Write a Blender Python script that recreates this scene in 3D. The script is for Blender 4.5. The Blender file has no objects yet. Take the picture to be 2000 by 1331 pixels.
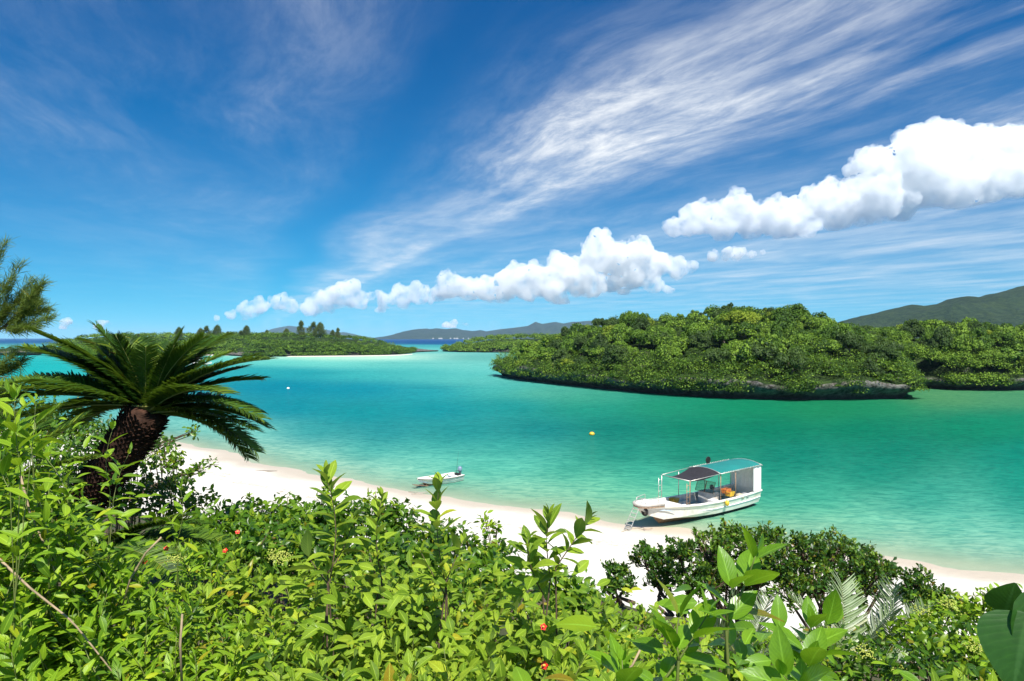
import bpy, math, random
import numpy as np
from mathutils import Vector, Matrix, noise as mnoise

# ------------------------------------------------------------------ camera, world, sun
SC = bpy.context.scene
COL = SC.collection
H = 11.0            # eye height above the water
F = 2000 * 24 / 36  # focal length in photograph pixels
HOR = 660.5         # photograph row of the horizon

cam_d = bpy.data.cameras.new('camera')
cam_d.lens = 24; cam_d.sensor_width = 36; cam_d.shift_y = -0.0025
cam_d.clip_start = 0.05; cam_d.clip_end = 100000
cam = bpy.data.objects.new('camera', cam_d); COL.objects.link(cam)
cam.location = (0, 0, H); cam.rotation_euler = (math.radians(90), 0, 0)
SC.camera = cam

SUN_EL, SUN_AZ = math.radians(56), math.radians(16)   # azimuth: behind the camera, turned to its right
sd = Vector((math.sin(SUN_AZ)*math.cos(SUN_EL), -math.cos(SUN_AZ)*math.cos(SUN_EL), math.sin(SUN_EL)))
sl = bpy.data.lights.new('sun', 'SUN'); sl.energy = 5.0; sl.angle = math.radians(0.53); sl.color = (1.0, 0.955, 0.88)
so = bpy.data.objects.new('sun', sl); COL.objects.link(so)
so.rotation_euler = sd.to_track_quat('Z', 'Y').to_euler(); so.location = sd*50

SC.view_settings.view_transform = 'Standard'; SC.view_settings.look = 'None'
SC.view_settings.exposure = 0.75; SC.view_settings.gamma = 1.0; SC.view_settings.use_curve_mapping = False
SC.cycles.volume_bounces = 28; SC.cycles.max_bounces = 30; SC.cycles.diffuse_bounces = 3
SC.cycles.glossy_bounces = 3; SC.cycles.transmission_bounces = 4; SC.cycles.transparent_max_bounces = 10
SC.cycles.caustics_reflective = False; SC.cycles.caustics_refractive = False
SC.cycles.use_denoising = True

class NT:
    """small helper for building node trees"""
    def __init__(s, tree): s.t = tree; s.n = tree.nodes; s.l = tree.links
    def __call__(s, typ, ins=None, **kw):
        nd = s.n.new(typ)
        for k, v in kw.items(): setattr(nd, k, v)
        for k, v in (ins or {}).items():
            if isinstance(v, bpy.types.NodeSocket): s.l.new(v, nd.inputs[k])
            else: nd.inputs[k].default_value = v
        return nd
    def m(s, op, a, b=0.0, c=0.0, clamp=False):
        nd = s('ShaderNodeMath', operation=op, use_clamp=clamp)
        for i, v in enumerate((a, b, c)):
            if isinstance(v, bpy.types.NodeSocket): s.l.new(v, nd.inputs[i])
            else: nd.inputs[i].default_value = v
        return nd.outputs[0]
    def mix(s, f, a, b, mode='MIX'):
        nd = s('ShaderNodeMix', data_type='RGBA', blend_type=mode, clamp_factor=True)
        for i, v in ((0, f), (6, a), (7, b)):
            if isinstance(v, bpy.types.NodeSocket): s.l.new(v, nd.inputs[i])
            else: nd.inputs[i].default_value = (v if i == 0 or len(v) == 4 else (*v, 1))
        return nd.outputs[2]
    def ramp(s, f, stops, interp='LINEAR'):
        nd = s('ShaderNodeValToRGB'); cr = nd.color_ramp; cr.interpolation = interp
        while len(cr.elements) < len(stops): cr.elements.new(0.5)
        for e, (p, c) in zip(cr.elements, stops):
            e.position = p; e.color = (c, c, c, 1) if isinstance(c, (int, float)) else (*c, 1)
        s.l.new(f, nd.inputs[0]); return nd.outputs[0]
    def noise(s, vec, scale, detail=3, rough=0.5, dist=0.0):
        return s('ShaderNodeTexNoise', {'Vector': vec, 'Scale': scale, 'Detail': detail, 'Roughness': rough, 'Distortion': dist}).outputs[0]
    def mapr(s, v, a, b, c=0.0, d=1.0, smooth=True):
        nd = s('ShaderNodeMapRange', {0: v, 1: a, 2: b, 3: c, 4: d}, interpolation_type='SMOOTHSTEP' if smooth else 'LINEAR')
        return nd.outputs[0]

world = bpy.data.worlds.new('World'); SC.world = world; world.use_nodes = True
def build_world():
    t = NT(world.node_tree); t.n.clear()
    sky = t('ShaderNodeTexSky', sky_type='NISHITA', sun_disc=False, sun_elevation=SUN_EL,
            sun_rotation=math.pi - SUN_AZ, altitude=0.0, air_density=1.0, dust_density=0.35, ozone_density=4.5)
    d = t('ShaderNodeTexCoord').outputs['Generated']
    sp = t('ShaderNodeSeparateXYZ', {0: d})
    lift = t('ShaderNodeVectorMath', {0: d, 1: (0, 0, .085)}, operation='ADD').outputs[0]      # skip the dusty line right at the horizon
    t.l.new(t('ShaderNodeVectorMath', {0: lift}, operation='NORMALIZE').outputs[0], sky.inputs[0])
    sc = t('ShaderNodeSeparateColor', {0: t.mix(1, sky.outputs[0], (.0774, .0774, .0774), 'MULTIPLY')})
    k = 1/.0774                                                                                 # polarised, saturated sky
    cr = t.m('MULTIPLY', t.m('POWER', sc.outputs[0], 3.0), 5.4*k)
    cg = t.m('MULTIPLY', t.m('POWER', sc.outputs[1], 1.5), 2.22*k)
    cb = t.m('MULTIPLY', t.m('POWER', sc.outputs[2], 1.15), 1.70*k)
    skyc = t('ShaderNodeCombineColor', {0: cr, 1: cg, 2: cb}).outputs[0]
    z = t.m('MAXIMUM', sp.outputs[2], 0.025)
    u = t.m('DIVIDE', sp.outputs[0], z); v = t.m('DIVIDE', sp.outputs[1], z)
    # coordinates of the high cloud sheet, turned along the wind
    al = t.m('SUBTRACT', t.m('MULTIPLY', u, .371), t.m('MULTIPLY', v, .928))
    ac = t.m('ADD', t.m('MULTIPLY', u, .928), t.m('MULTIPLY', v, .371))
    pos = t('ShaderNodeCombineXYZ', {0: al, 1: ac, 2: 0.0}).outputs[0]
    warp = t('ShaderNodeTexNoise', {'Vector': pos, 'Scale': 0.42, 'Detail': 2}).outputs['Color']
    wv = t('ShaderNodeVectorMath', {0: warp, 1: (.5, .5, .5)}, operation='SUBTRACT').outputs[0]
    wv = t('ShaderNodeVectorMath', {0: wv, 1: (1.0, .9, 0)}, operation='MULTIPLY').outputs[0]
    pw = t('ShaderNodeVectorMath', {0: pos, 1: wv}, operation='ADD').outputs[0]
    streak = t.noise(t('ShaderNodeMapping', {'Vector': pw, 'Scale': (0.26, 1.25, 1), 'Rotation': (0, 0, .08)}).outputs[0], 1.35, 8, .56, .0)
    fine = t.noise(t('ShaderNodeMapping', {'Vector': pw, 'Scale': (1.0, 3.0, 1), 'Rotation': (0, 0, -.25)}).outputs[0], 2.2, 10, .70, .3)
    veil = t.noise(t('ShaderNodeMapping', {'Vector': pw, 'Scale': (.55, 1.0, 1), 'Location': (3.1, 1.7, 0)}).outputs[0], .9, 10, .62, .1)
    spw = t('ShaderNodeSeparateXYZ', {0: pw})
    band = t.m('MULTIPLY_ADD', spw.outputs[1], .125, .375)           # ac -3..5 -> 0..1
    def B(x): return x*.125 + .375
    cover = t.ramp(band, [(0, .06), (B(-1.2), .10), (B(-.4), .15), (B(.1), .17), (B(.75), .01), (B(1.1), .20), (B(1.5), .72), (B(1.75), .74),
                          (B(1.98), 1.0), (B(2.2), .42), (B(2.6), .26), (B(3.2), .46), (1, .62)], 'EASE')
    s1 = t.mapr(streak, .40, .68); s2 = t.mapr(fine, .30, .72); s3 = t.mapr(veil, .36, .74)
    ci = t.m('ADD', t.m('MULTIPLY', s1, t.m('MULTIPLY_ADD', s2, .75, .30)), t.m('MULTIPLY', s3, t.m('MULTIPLY_ADD', s2, .45, .25)))
    lowv = t.mapr(sp.outputs[2], .10, .30, 1, 0)                       # towards the horizon the sheet is seen edge-on and smooths out
    ci = t('ShaderNodeMix', {0: t.m('MULTIPLY', lowv, .8), 2: ci, 3: t.m('MULTIPLY_ADD', s3, .55, .28)}).outputs[0]
    ci = t.m('MULTIPLY', ci, cover)
    fade = t.mapr(sp.outputs[2], -.02, 0.10)
    ci = t.m('MULTIPLY', t.m('MULTIPLY', ci, fade), 1.0, clamp=True)
    col = t.mix(ci, skyc, (11.8, 12.2, 12.6))
    bg = t('ShaderNodeBackground', {'Color': col, 'Strength': 0.05})
    t.l.new(bg.outputs[0], t('ShaderNodeOutputWorld').inputs[0])
build_world()

# ------------------------------------------------------------------ helpers
R = random.Random(11)
rng = np.random.default_rng(11)
def P(px, py, d): return Vector(((px-1000)/F*d, d, H-(py-HOR)/F*d))     # photograph ray at distance d
def Wt(px, py):
    d = H*F/(py-HOR); return Vector(((px-1000)/F*d, d, 0))               # where that ray meets the water
def lin(c):
    return tuple(((x/255)/12.92 if x/255 <= .04045 else ((x/255+.055)/1.055)**2.4) for x in c)
def interp(x, xs, ys): return float(np.interp(x, xs, ys))

def mesh_np(name, V, Fc, uv=None, tone=None, smooth=True):
    """mesh from numpy arrays; Fc has one row per face, all faces the same size"""
    V = np.asarray(V, dtype=np.float32); Fc = np.asarray(Fc, dtype=np.int32)
    me = bpy.data.meshes.new(name)
    me.vertices.add(len(V)); me.vertices.foreach_set('co', V.ravel())
    k = Fc.shape[1]; me.loops.add(Fc.size); me.loops.foreach_set('vertex_index', Fc.ravel())
    me.polygons.add(len(Fc)); me.polygons.foreach_set('loop_start', np.arange(0, Fc.size, k, dtype=np.int32))
    if smooth: me.polygons.foreach_set('use_smooth', np.ones(len(Fc), dtype=bool))
    if uv is not None:
        l = me.uv_layers.new(name='UVMap'); l.data.foreach_set('uv', np.asarray(uv, dtype=np.float32)[Fc.ravel()].ravel())
    if tone is not None:
        a = me.attributes.new('tone', 'FLOAT', 'POINT'); a.data.foreach_set('value', np.asarray(tone, dtype=np.float32))
    me.update(calc_edges=True); me.validate()
    return me

def ob(name, me, mat=None, parent=None, loc=None, **props):
    o = bpy.data.objects.new(name, me); COL.objects.link(o)
    if mat is not None and not me.materials: me.materials.append(mat)
    if parent is not None: o.parent = parent
    if loc is not None: o.location = loc
    for k, v in props.items(): o[k] = v
    return o
def thing(name, label, cat, loc=(0, 0, 0), group=None, rz=0.0):
    o = bpy.data.objects.new(name, None); COL.objects.link(o); o.empty_display_size = .2
    o.location = loc; o.rotation_euler = (0, 0, rz); o['label'] = label; o['category'] = cat
    if group: o['group'] = group
    return o

class MB:
    """collects tubes, boxes, lathes ... into one mesh"""
    def __init__(s): s.v = []; s.f = []
    def add(s, vs, fs):
        b = len(s.v); s.v += [tuple(x) for x in vs]; s.f += [tuple(i+b for i in q) for q in fs]; return s
    def tube(s, pts, rad, n=6, cap=True):
        pts = [Vector(p) for p in pts]
        if not hasattr(rad, '__len__'): rad = [rad]*len(pts)
        vs = []; u = None
        for i, p in enumerate(pts):
            t = (pts[min(i+1, len(pts)-1)] - pts[max(i-1, 0)])
            if t.length < 1e-9: t = Vector((0, 0, 1))
            t.normalize()
            if u is None: u = t.orthogonal().normalized()
            u = (u - t*u.dot(t)); u = u.normalized() if u.length > 1e-6 else t.orthogonal().normalized()
            w = t.cross(u)
            for k in range(n):
                a = 2*math.pi*k/n; vs.append(p + (u*math.cos(a) + w*math.sin(a))*rad[i])
        fs = [(i*n+k, i*n+(k+1) % n, (i+1)*n+(k+1) % n, (i+1)*n+k) for i in range(len(pts)-1) for k in range(n)]
        if cap: fs += [tuple(range(n))[::-1], tuple((len(pts)-1)*n+k for k in range(n))]
        return s.add(vs, fs)
    def box(s, c, size, rot=None, taper=1.0):
        x, y, z = (q/2 for q in size); c = Vector(c)
        vs = [Vector((a*x*(taper if g > 0 else 1), b*y*(taper if g > 0 else 1), g*z)) for g in (-1, 1) for a, b in ((-1, -1), (1, -1), (1, 1), (-1, 1))]
        if rot is not None: vs = [rot @ q for q in vs]
        return s.add([c+q for q in vs], [(3, 2, 1, 0), (4, 5, 6, 7), (0, 1, 5, 4), (1, 2, 6, 5), (2, 3, 7, 6), (3, 0, 4, 7)])
    def lathe(s, prof, n=12, c=(0, 0, 0), axis='Z'):
        c = Vector(c); vs = []
        for r, z in prof:
            for k in range(n):
                a = 2*math.pi*k/n; q = Vector((r*math.cos(a), r*math.sin(a), z))
                if axis == 'X': q = Vector((q.z, q.x, q.y))
                if axis == 'Y': q = Vector((q.x, q.z, q.y))
                vs.append(c+q)
        fs = [(i*n+k, i*n+(k+1) % n, (i+1)*n+(k+1) % n, (i+1)*n+k) for i in range(len(prof)-1) for k in range(n)]
        fs += [tuple(range(n))[::-1], tuple((len(prof)-1)*n+k for k in range(n))]
        return s.add(vs, fs)
    def torus(s, c, R0, r0, axis='Y', n=20, m=8):
        vs = []; c = Vector(c)
        for i in range(n):
            a = 2*math.pi*i/n
            for j in range(m):
                b = 2*math.pi*j/m; rr = R0 + r0*math.cos(b)
                q = Vector((rr*math.cos(a), r0*math.sin(b), rr*math.sin(a)))
                if axis == 'X': q = Vector((q.y, q.x, q.z))
                if axis == 'Z': q = Vector((q.x, q.z, q.y))
                vs.append(c+q)
        return s.add(vs, [(i*m+j, ((i+1) % n)*m+j, ((i+1) % n)*m+(j+1) % m, i*m+(j+1) % m) for i in range(n) for j in range(m)])
    def mesh(s, name, smooth=False):
        me = bpy.data.meshes.new(name); me.from_pydata(s.v, [], s.f); me.update()
        if smooth: me.polygons.foreach_set('use_smooth', np.ones(len(me.polygons), dtype=bool))
        return me
    def obj(s, name, mat, parent=None, smooth=False, loc=None, **props):
        return ob(name, s.mesh(name, smooth), mat, parent, loc, **props)

def nrm(a): return a/np.maximum(np.linalg.norm(a, axis=-1, keepdims=True), 1e-9)
def frames(direc, up):
    """(N,3,3) matrices whose columns are side, along, normal"""
    y = nrm(direc); x = nrm(np.cross(y, up)); z = np.cross(x, y)
    return np.stack([x, y, z], axis=-1)
def scatter(T, pos, M, scale, tone=None):
    """repeat leaf template T=(V,F,UV) at pos with frames M"""
    V, Fc, UV = T; n = len(pos); k = len(V)
    W = np.einsum('nij,kj->nki', M, V)*np.asarray(scale).reshape(-1, 1, 1) + pos[:, None, :]
    FF = (Fc[None] + (np.arange(n)*k)[:, None, None]).reshape(-1, Fc.shape[1])
    return W.reshape(-1, 3), FF, np.tile(UV, (n, 1)), np.repeat(tone if tone is not None else np.zeros(n), k)
def scat_mesh(name, T, pos, M, scale, tone=None):
    V, FF, UV, tn = scatter(T, pos, M, scale, tone); return mesh_np(name, V, FF, UV, tn)
def leaf_T(L=1.0, Wd=.4, fold=.12, droop=.15, n=5, peak=.45, wavy=0.0, tipw=.02, seed=0):
    """leaf blade along +Y, face up +Z, folded at the midrib"""
    V = []; UV = []; r = random.Random(seed)
    for i in range(n+1):
        t = i/n
        w = (math.sin(math.pi*t**(math.log(.5)/math.log(peak)))**.85 if 0 < t < 1 else 0)*Wd/2 + tipw*Wd*(1 if i == 0 else .3)
        y = L*t*(1-.12*droop*t); z = -droop*L*t*t
        wl = wavy*L*r.uniform(-1, 1); wr = wavy*L*r.uniform(-1, 1)
        V += [(-w, y, z+fold*w*2+wl), (0, y, z), (w, y, z+fold*w*2+wr)]; UV += [(0, t), (.5, t), (1, t)]
    Fc = []
    for i in range(n):
        b = 3*i; Fc += [(b, b+1, b+4, b+3), (b+1, b+2, b+5, b+4)]
    return np.array(V, dtype=np.float32), np.array(Fc), np.array(UV, dtype=np.float32)
def rand_dirs(n, r=rng):
    return nrm(r.normal(size=(n, 3)))

# ------------------------------------------------------------------ materials
def new_mat(name):
    m = bpy.data.materials.new(name); m.use_nodes = True; t = NT(m.node_tree); t.n.clear()
    out = t('ShaderNodeOutputMaterial'); return m, t, out
def plain(name, col, rough=.5, metal=0.0, var=.12, scale=6.0, bump=.0, spec=.5, dirt=None):
    m, t, out = new_mat(name)
    c = t('ShaderNodeTexCoord').outputs['Object']
    n = t.noise(c, scale, 4, .6)
    k = t.mix(t.mapr(n, .3, .7), tuple(x*(1-var) for x in col), tuple(min(1, x*(1+var)) for x in col))
    if dirt is not None:
        n2 = t.noise(c, scale*.35, 6, .7); k = t.mix(t.mapr(n2, .48, .75), k, dirt)
    p = t('ShaderNodeBsdfPrincipled', {'Base Color': k, 'Roughness': rough, 'Metallic': metal, 'Specular IOR Level': spec})
    if bump:
        t.l.new(t('ShaderNodeBump', {'Strength': bump, 'Distance': .02, 'Height': n}).outputs[0], p.inputs['Normal'])
    t.l.new(p.outputs[0], out.inputs[0]); return m
def leaf_mat(name, cols, trans=(.25, .42, .03), tf=.35, rough=.45, rib=0.0, midrib=0.0, spec=.4, yellow=.06, backpale=0.0, dead=True):
    """cols: dark .. light leaf colours picked per leaf; ribs and midrib from the blade's own coordinates"""
    m, t, out = new_mat(name)
    tone = t('ShaderNodeAttribute', attribute_name='tone').outputs['Fac']
    rnd = t('ShaderNodeObjectInfo').outputs['Random']
    f = t.m('FRACT', t.m('ADD', t.m('MULTIPLY', tone, 1.0), t.m('MULTIPLY', rnd, 1.0)))
    n = len(cols)
    col = t.ramp(f, [(i/(n-1)*(1-yellow), c) for i, c in enumerate(cols)] + ([(.985, tuple(min(1, a*b) for a, b in zip(cols[-1], (1.5, 1.12, .8)))), (.993, tuple(c*1.2 for c in (cols[-1][1]*.55, cols[-1][1]*.36, .012)))] if dead else [(1, cols[-1])]))
    nz = t.noise(t('ShaderNodeTexCoord').outputs['Object'], 9.0, 3, .6)
    col = t.mix(t.mapr(nz, .25, .75), t.mix(1, col, (.84, .86, .84), 'MULTIPLY'), t.mix(1, col, (1.12, 1.1, 1.05), 'MULTIPLY'))
    nrmsock = None
    if rib or midrib:
        uv = t('ShaderNodeSeparateXYZ', {0: t('ShaderNodeUVMap').outputs[0]})
        au = t.m('ABSOLUTE', t.m('SUBTRACT', uv.outputs[0], .5))
        if midrib:
            mr = t.mapr(au, .015, .06, 1, 0)
            col = t.mix(t.m('MULTIPLY', mr, midrib), col, tuple(min(1, x*1.9+.03) for x in cols[-1]))
        if rib:
            ph = t.m('SUBTRACT', t.m('MULTIPLY', uv.outputs[1], 62.0), t.m('MULTIPLY', au, 40.0))
            w = t.m('POWER', t.m('ABSOLUTE', t.m('SINE', t.m('MULTIPLY', ph, .5))), .5)
            nrmsock = t('ShaderNodeBump', {'Strength': rib, 'Distance': .004, 'Height': w}).outputs[0]
            col = t.mix(t.m('MULTIPLY', t.m('SUBTRACT', 1, w), .35), col, tuple(min(1, x*1.5) for x in cols[-1]))
    if backpale:
        bf = t('ShaderNodeNewGeometry').outputs['Backfacing']
        col = t.mix(t.m('MULTIPLY', bf, backpale), col, (.20, .27, .13))
    p = t('ShaderNodeBsdfPrincipled', {'Base Color': col, 'Roughness': rough, 'Specular IOR Level': spec})
    tr = t('ShaderNodeBsdfTranslucent', {'Color': t.mix(.6, col, trans)})
    if nrmsock is not None: t.l.new(nrmsock, p.inputs['Normal'])
    mx = t('ShaderNodeMixShader', {0: tf}); t.l.new(p.outputs[0], mx.inputs[1]); t.l.new(tr.outputs[0], mx.inputs[2])
    t.l.new(mx.outputs[0], out.inputs[0]); return m
# ------------------------------------------------------------------ shore, sea bed and hillside
SH = np.array([(-90, 92), (-60, 86), (-45, 79), (-36, 73), (-24.7, 62.3), (-15.4, 54.2), (-7.3, 49), (0, 44.6), (6.7, 40.9), (13.6, 37.6), (19.2, 34.2), (24, 32), (36, 27), (70, 14)], dtype=float)
def shore_dist(X, Y):
    """distance inland from the water's edge (negative out at sea)"""
    X = np.asarray(X, float); Y = np.asarray(Y, float)
    best = np.full(X.shape, 1e9); sign = np.ones(X.shape)
    for a, b in zip(SH[:-1], SH[1:]):
        d = b-a; L2 = d@d
        tt = np.clip(((X-a[0])*d[0] + (Y-a[1])*d[1])/L2, 0, 1)
        dx = X-(a[0]+tt*d[0]); dy = Y-(a[1]+tt*d[1]); dd = np.hypot(dx, dy)
        sg = np.where(d[0]*dy - d[1]*dx < 0, 1.0, -1.0)
        k = dd < best; best = np.where(k, dd, best); sign = np.where(k, sg, sign)
    return best*sign
def vnoise(X, Y, s, seed=0):
    out = np.empty(np.shape(X)); it = np.nditer([np.asarray(X), np.asarray(Y)], flags=['multi_index'])
    for a, b in it: out[it.multi_index] = mnoise.noise(Vector((float(a)*s, float(b)*s, seed*7.3)))
    return out
def ground_z(X, Y):
    s = shore_dist(X, Y)
    z = np.where(s > 0, .062*np.minimum(s, 12), np.maximum(.045*s, -4))
    t = np.clip((s-12)/18, 0, 1)
    z = z + np.where(s > 12, 6.5*t**1.6 + .16*np.clip(s-30, 0, 7), 0)
    return z
def gz(x, y): return float(ground_z(np.array([x]), np.array([y]))[0])

def sand_mat():
    m, t, out = new_mat('sand')
    geo = t('ShaderNodeNewGeometry'); c = geo.outputs['Position']
    z = t('ShaderNodeSeparateXYZ', {0: c}).outputs[2]
    n1 = t.noise(c, .35, 5, .6); n2 = t.noise(c, 3.0, 6, .65); n3 = t.noise(c, 40, 4, .7)
    dry = t.mix(t.mapr(n2, .3, .7), (.60, .565, .50), (.68, .65, .59))
    dry = t.mix(t.mapr(n1, .35, .7), dry, t.mix(1, dry, (.93, .90, .86), 'MULTIPLY'))
    bits = t.m('MULTIPLY', t.mapr(t.noise(c, 5.5, 8, .75), .60, .66), t.mapr(n1, .40, .62))
    zz = t.m('ADD', z, t.m('MULTIPLY', t.m('SUBTRACT', n1, .5), .16))
    strand = t.m('MULTIPLY', t.mapr(t.m('ABSOLUTE', t.m('SUBTRACT', zz, .36)), .0, .07, 1, 0), t.mapr(t.noise(c, 2.6, 7, .8), .50, .58))
    dry = t.mix(t.m('MULTIPLY', t.m('MAXIMUM', bits, strand), .75), dry, (.26, .20, .13))
    wet = t.mapr(zz, .03, .22, 1, 0)
    col = t.mix(wet, dry, (.47, .40, .31))
    soil = t.mapr(zz, 5.4, 6.6)
    col = t.mix(soil, col, t.mix(t.mapr(n2, .4, .6), (.10, .075, .045), (.05, .06, .025)))
    h = t.m('ADD', t.m('MULTIPLY', n3, .25), t.m('ADD', n2, t.m('MULTIPLY', n1, 2.0)))
    b = t('ShaderNodeBump', {'Strength': .55, 'Distance': .06, 'Height': h})
    p = t('ShaderNodeBsdfPrincipled', {'Base Color': col, 'Roughness': t.mix(wet, (.9, .9, .9), (.45, .45, .45)), 'Specular IOR Level': .25, 'Normal': b.outputs[0]})
    t.l.new(p.outputs[0], out.inputs[0]); return m
def build_ground():
    xs = np.concatenate([np.linspace(-120, -50, 30), np.linspace(-49, 50, 180), np.linspace(52, 110, 30)])
    ys = np.concatenate([np.linspace(-14, 14, 30), np.linspace(14.4, 85, 170), np.linspace(87, 130, 20)])
    X, Y = np.meshgrid(xs, ys)
    Z = ground_z(X, Y) + vnoise(X, Y, .22, 1)*.07 + vnoise(X, Y, .9, 2)*.018
    n, k = X.shape
    idx = np.arange(n*k).reshape(n, k)
    Fc = np.stack([idx[:-1, :-1], idx[:-1, 1:], idx[1:, 1:], idx[1:, :-1]], -1).reshape(-1, 4)
    ob('beach', mesh_np('beach', np.stack([X, Y, Z], -1).reshape(-1, 3), Fc), sand_mat(), kind='structure', label='white sand beach rising to the overgrown slope', category='beach')
build_ground()

# sea: the colour of the water by how deep and over what bottom it stands, given at points of the bay
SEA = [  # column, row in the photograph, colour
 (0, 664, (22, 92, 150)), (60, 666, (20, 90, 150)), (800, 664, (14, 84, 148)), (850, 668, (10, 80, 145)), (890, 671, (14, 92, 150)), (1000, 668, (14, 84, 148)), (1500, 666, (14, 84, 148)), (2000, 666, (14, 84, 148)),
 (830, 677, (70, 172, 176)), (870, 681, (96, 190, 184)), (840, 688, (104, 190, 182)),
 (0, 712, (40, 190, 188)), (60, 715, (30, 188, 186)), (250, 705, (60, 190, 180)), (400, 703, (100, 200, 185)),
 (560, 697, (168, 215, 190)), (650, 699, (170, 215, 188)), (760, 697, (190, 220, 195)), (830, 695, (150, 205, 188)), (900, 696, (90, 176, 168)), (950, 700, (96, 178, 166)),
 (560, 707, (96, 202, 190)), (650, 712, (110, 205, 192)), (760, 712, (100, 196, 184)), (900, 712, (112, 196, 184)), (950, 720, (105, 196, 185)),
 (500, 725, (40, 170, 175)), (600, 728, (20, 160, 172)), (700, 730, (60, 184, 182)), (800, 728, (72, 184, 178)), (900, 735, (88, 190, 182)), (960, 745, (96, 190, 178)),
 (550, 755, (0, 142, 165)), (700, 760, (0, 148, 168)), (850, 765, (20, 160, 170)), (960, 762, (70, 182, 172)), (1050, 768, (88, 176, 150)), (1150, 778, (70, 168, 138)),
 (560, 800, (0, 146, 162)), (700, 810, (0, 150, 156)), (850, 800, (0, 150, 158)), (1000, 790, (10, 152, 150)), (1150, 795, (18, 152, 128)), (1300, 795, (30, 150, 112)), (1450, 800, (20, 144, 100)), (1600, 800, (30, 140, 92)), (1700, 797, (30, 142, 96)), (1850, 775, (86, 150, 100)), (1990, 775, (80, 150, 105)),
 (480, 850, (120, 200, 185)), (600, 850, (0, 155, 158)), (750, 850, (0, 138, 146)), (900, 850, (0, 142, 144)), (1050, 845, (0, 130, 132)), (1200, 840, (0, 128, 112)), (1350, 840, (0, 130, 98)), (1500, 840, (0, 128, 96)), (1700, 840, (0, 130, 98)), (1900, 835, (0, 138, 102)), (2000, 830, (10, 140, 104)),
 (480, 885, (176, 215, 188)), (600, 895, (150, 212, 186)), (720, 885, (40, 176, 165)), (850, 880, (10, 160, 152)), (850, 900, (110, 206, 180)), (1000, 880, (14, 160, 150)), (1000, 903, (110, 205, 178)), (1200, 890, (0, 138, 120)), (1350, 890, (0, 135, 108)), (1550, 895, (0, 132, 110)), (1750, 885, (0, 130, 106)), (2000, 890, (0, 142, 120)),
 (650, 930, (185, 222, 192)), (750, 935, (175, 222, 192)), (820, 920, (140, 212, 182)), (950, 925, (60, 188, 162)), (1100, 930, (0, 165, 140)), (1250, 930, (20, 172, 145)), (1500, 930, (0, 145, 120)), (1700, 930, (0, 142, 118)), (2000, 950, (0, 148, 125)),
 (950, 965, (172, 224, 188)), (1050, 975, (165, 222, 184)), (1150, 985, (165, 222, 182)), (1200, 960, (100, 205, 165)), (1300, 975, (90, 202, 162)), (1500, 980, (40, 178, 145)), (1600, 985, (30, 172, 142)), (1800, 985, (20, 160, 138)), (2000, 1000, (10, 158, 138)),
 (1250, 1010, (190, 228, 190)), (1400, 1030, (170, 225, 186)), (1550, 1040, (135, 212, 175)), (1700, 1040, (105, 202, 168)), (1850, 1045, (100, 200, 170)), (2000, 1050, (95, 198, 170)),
 (1600, 1060, (180, 226, 190)), (1750, 1075, (185, 226, 195)), (1900, 1090, (175, 222, 195)), (2000, 1100, (175, 220, 195)),
]
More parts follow.
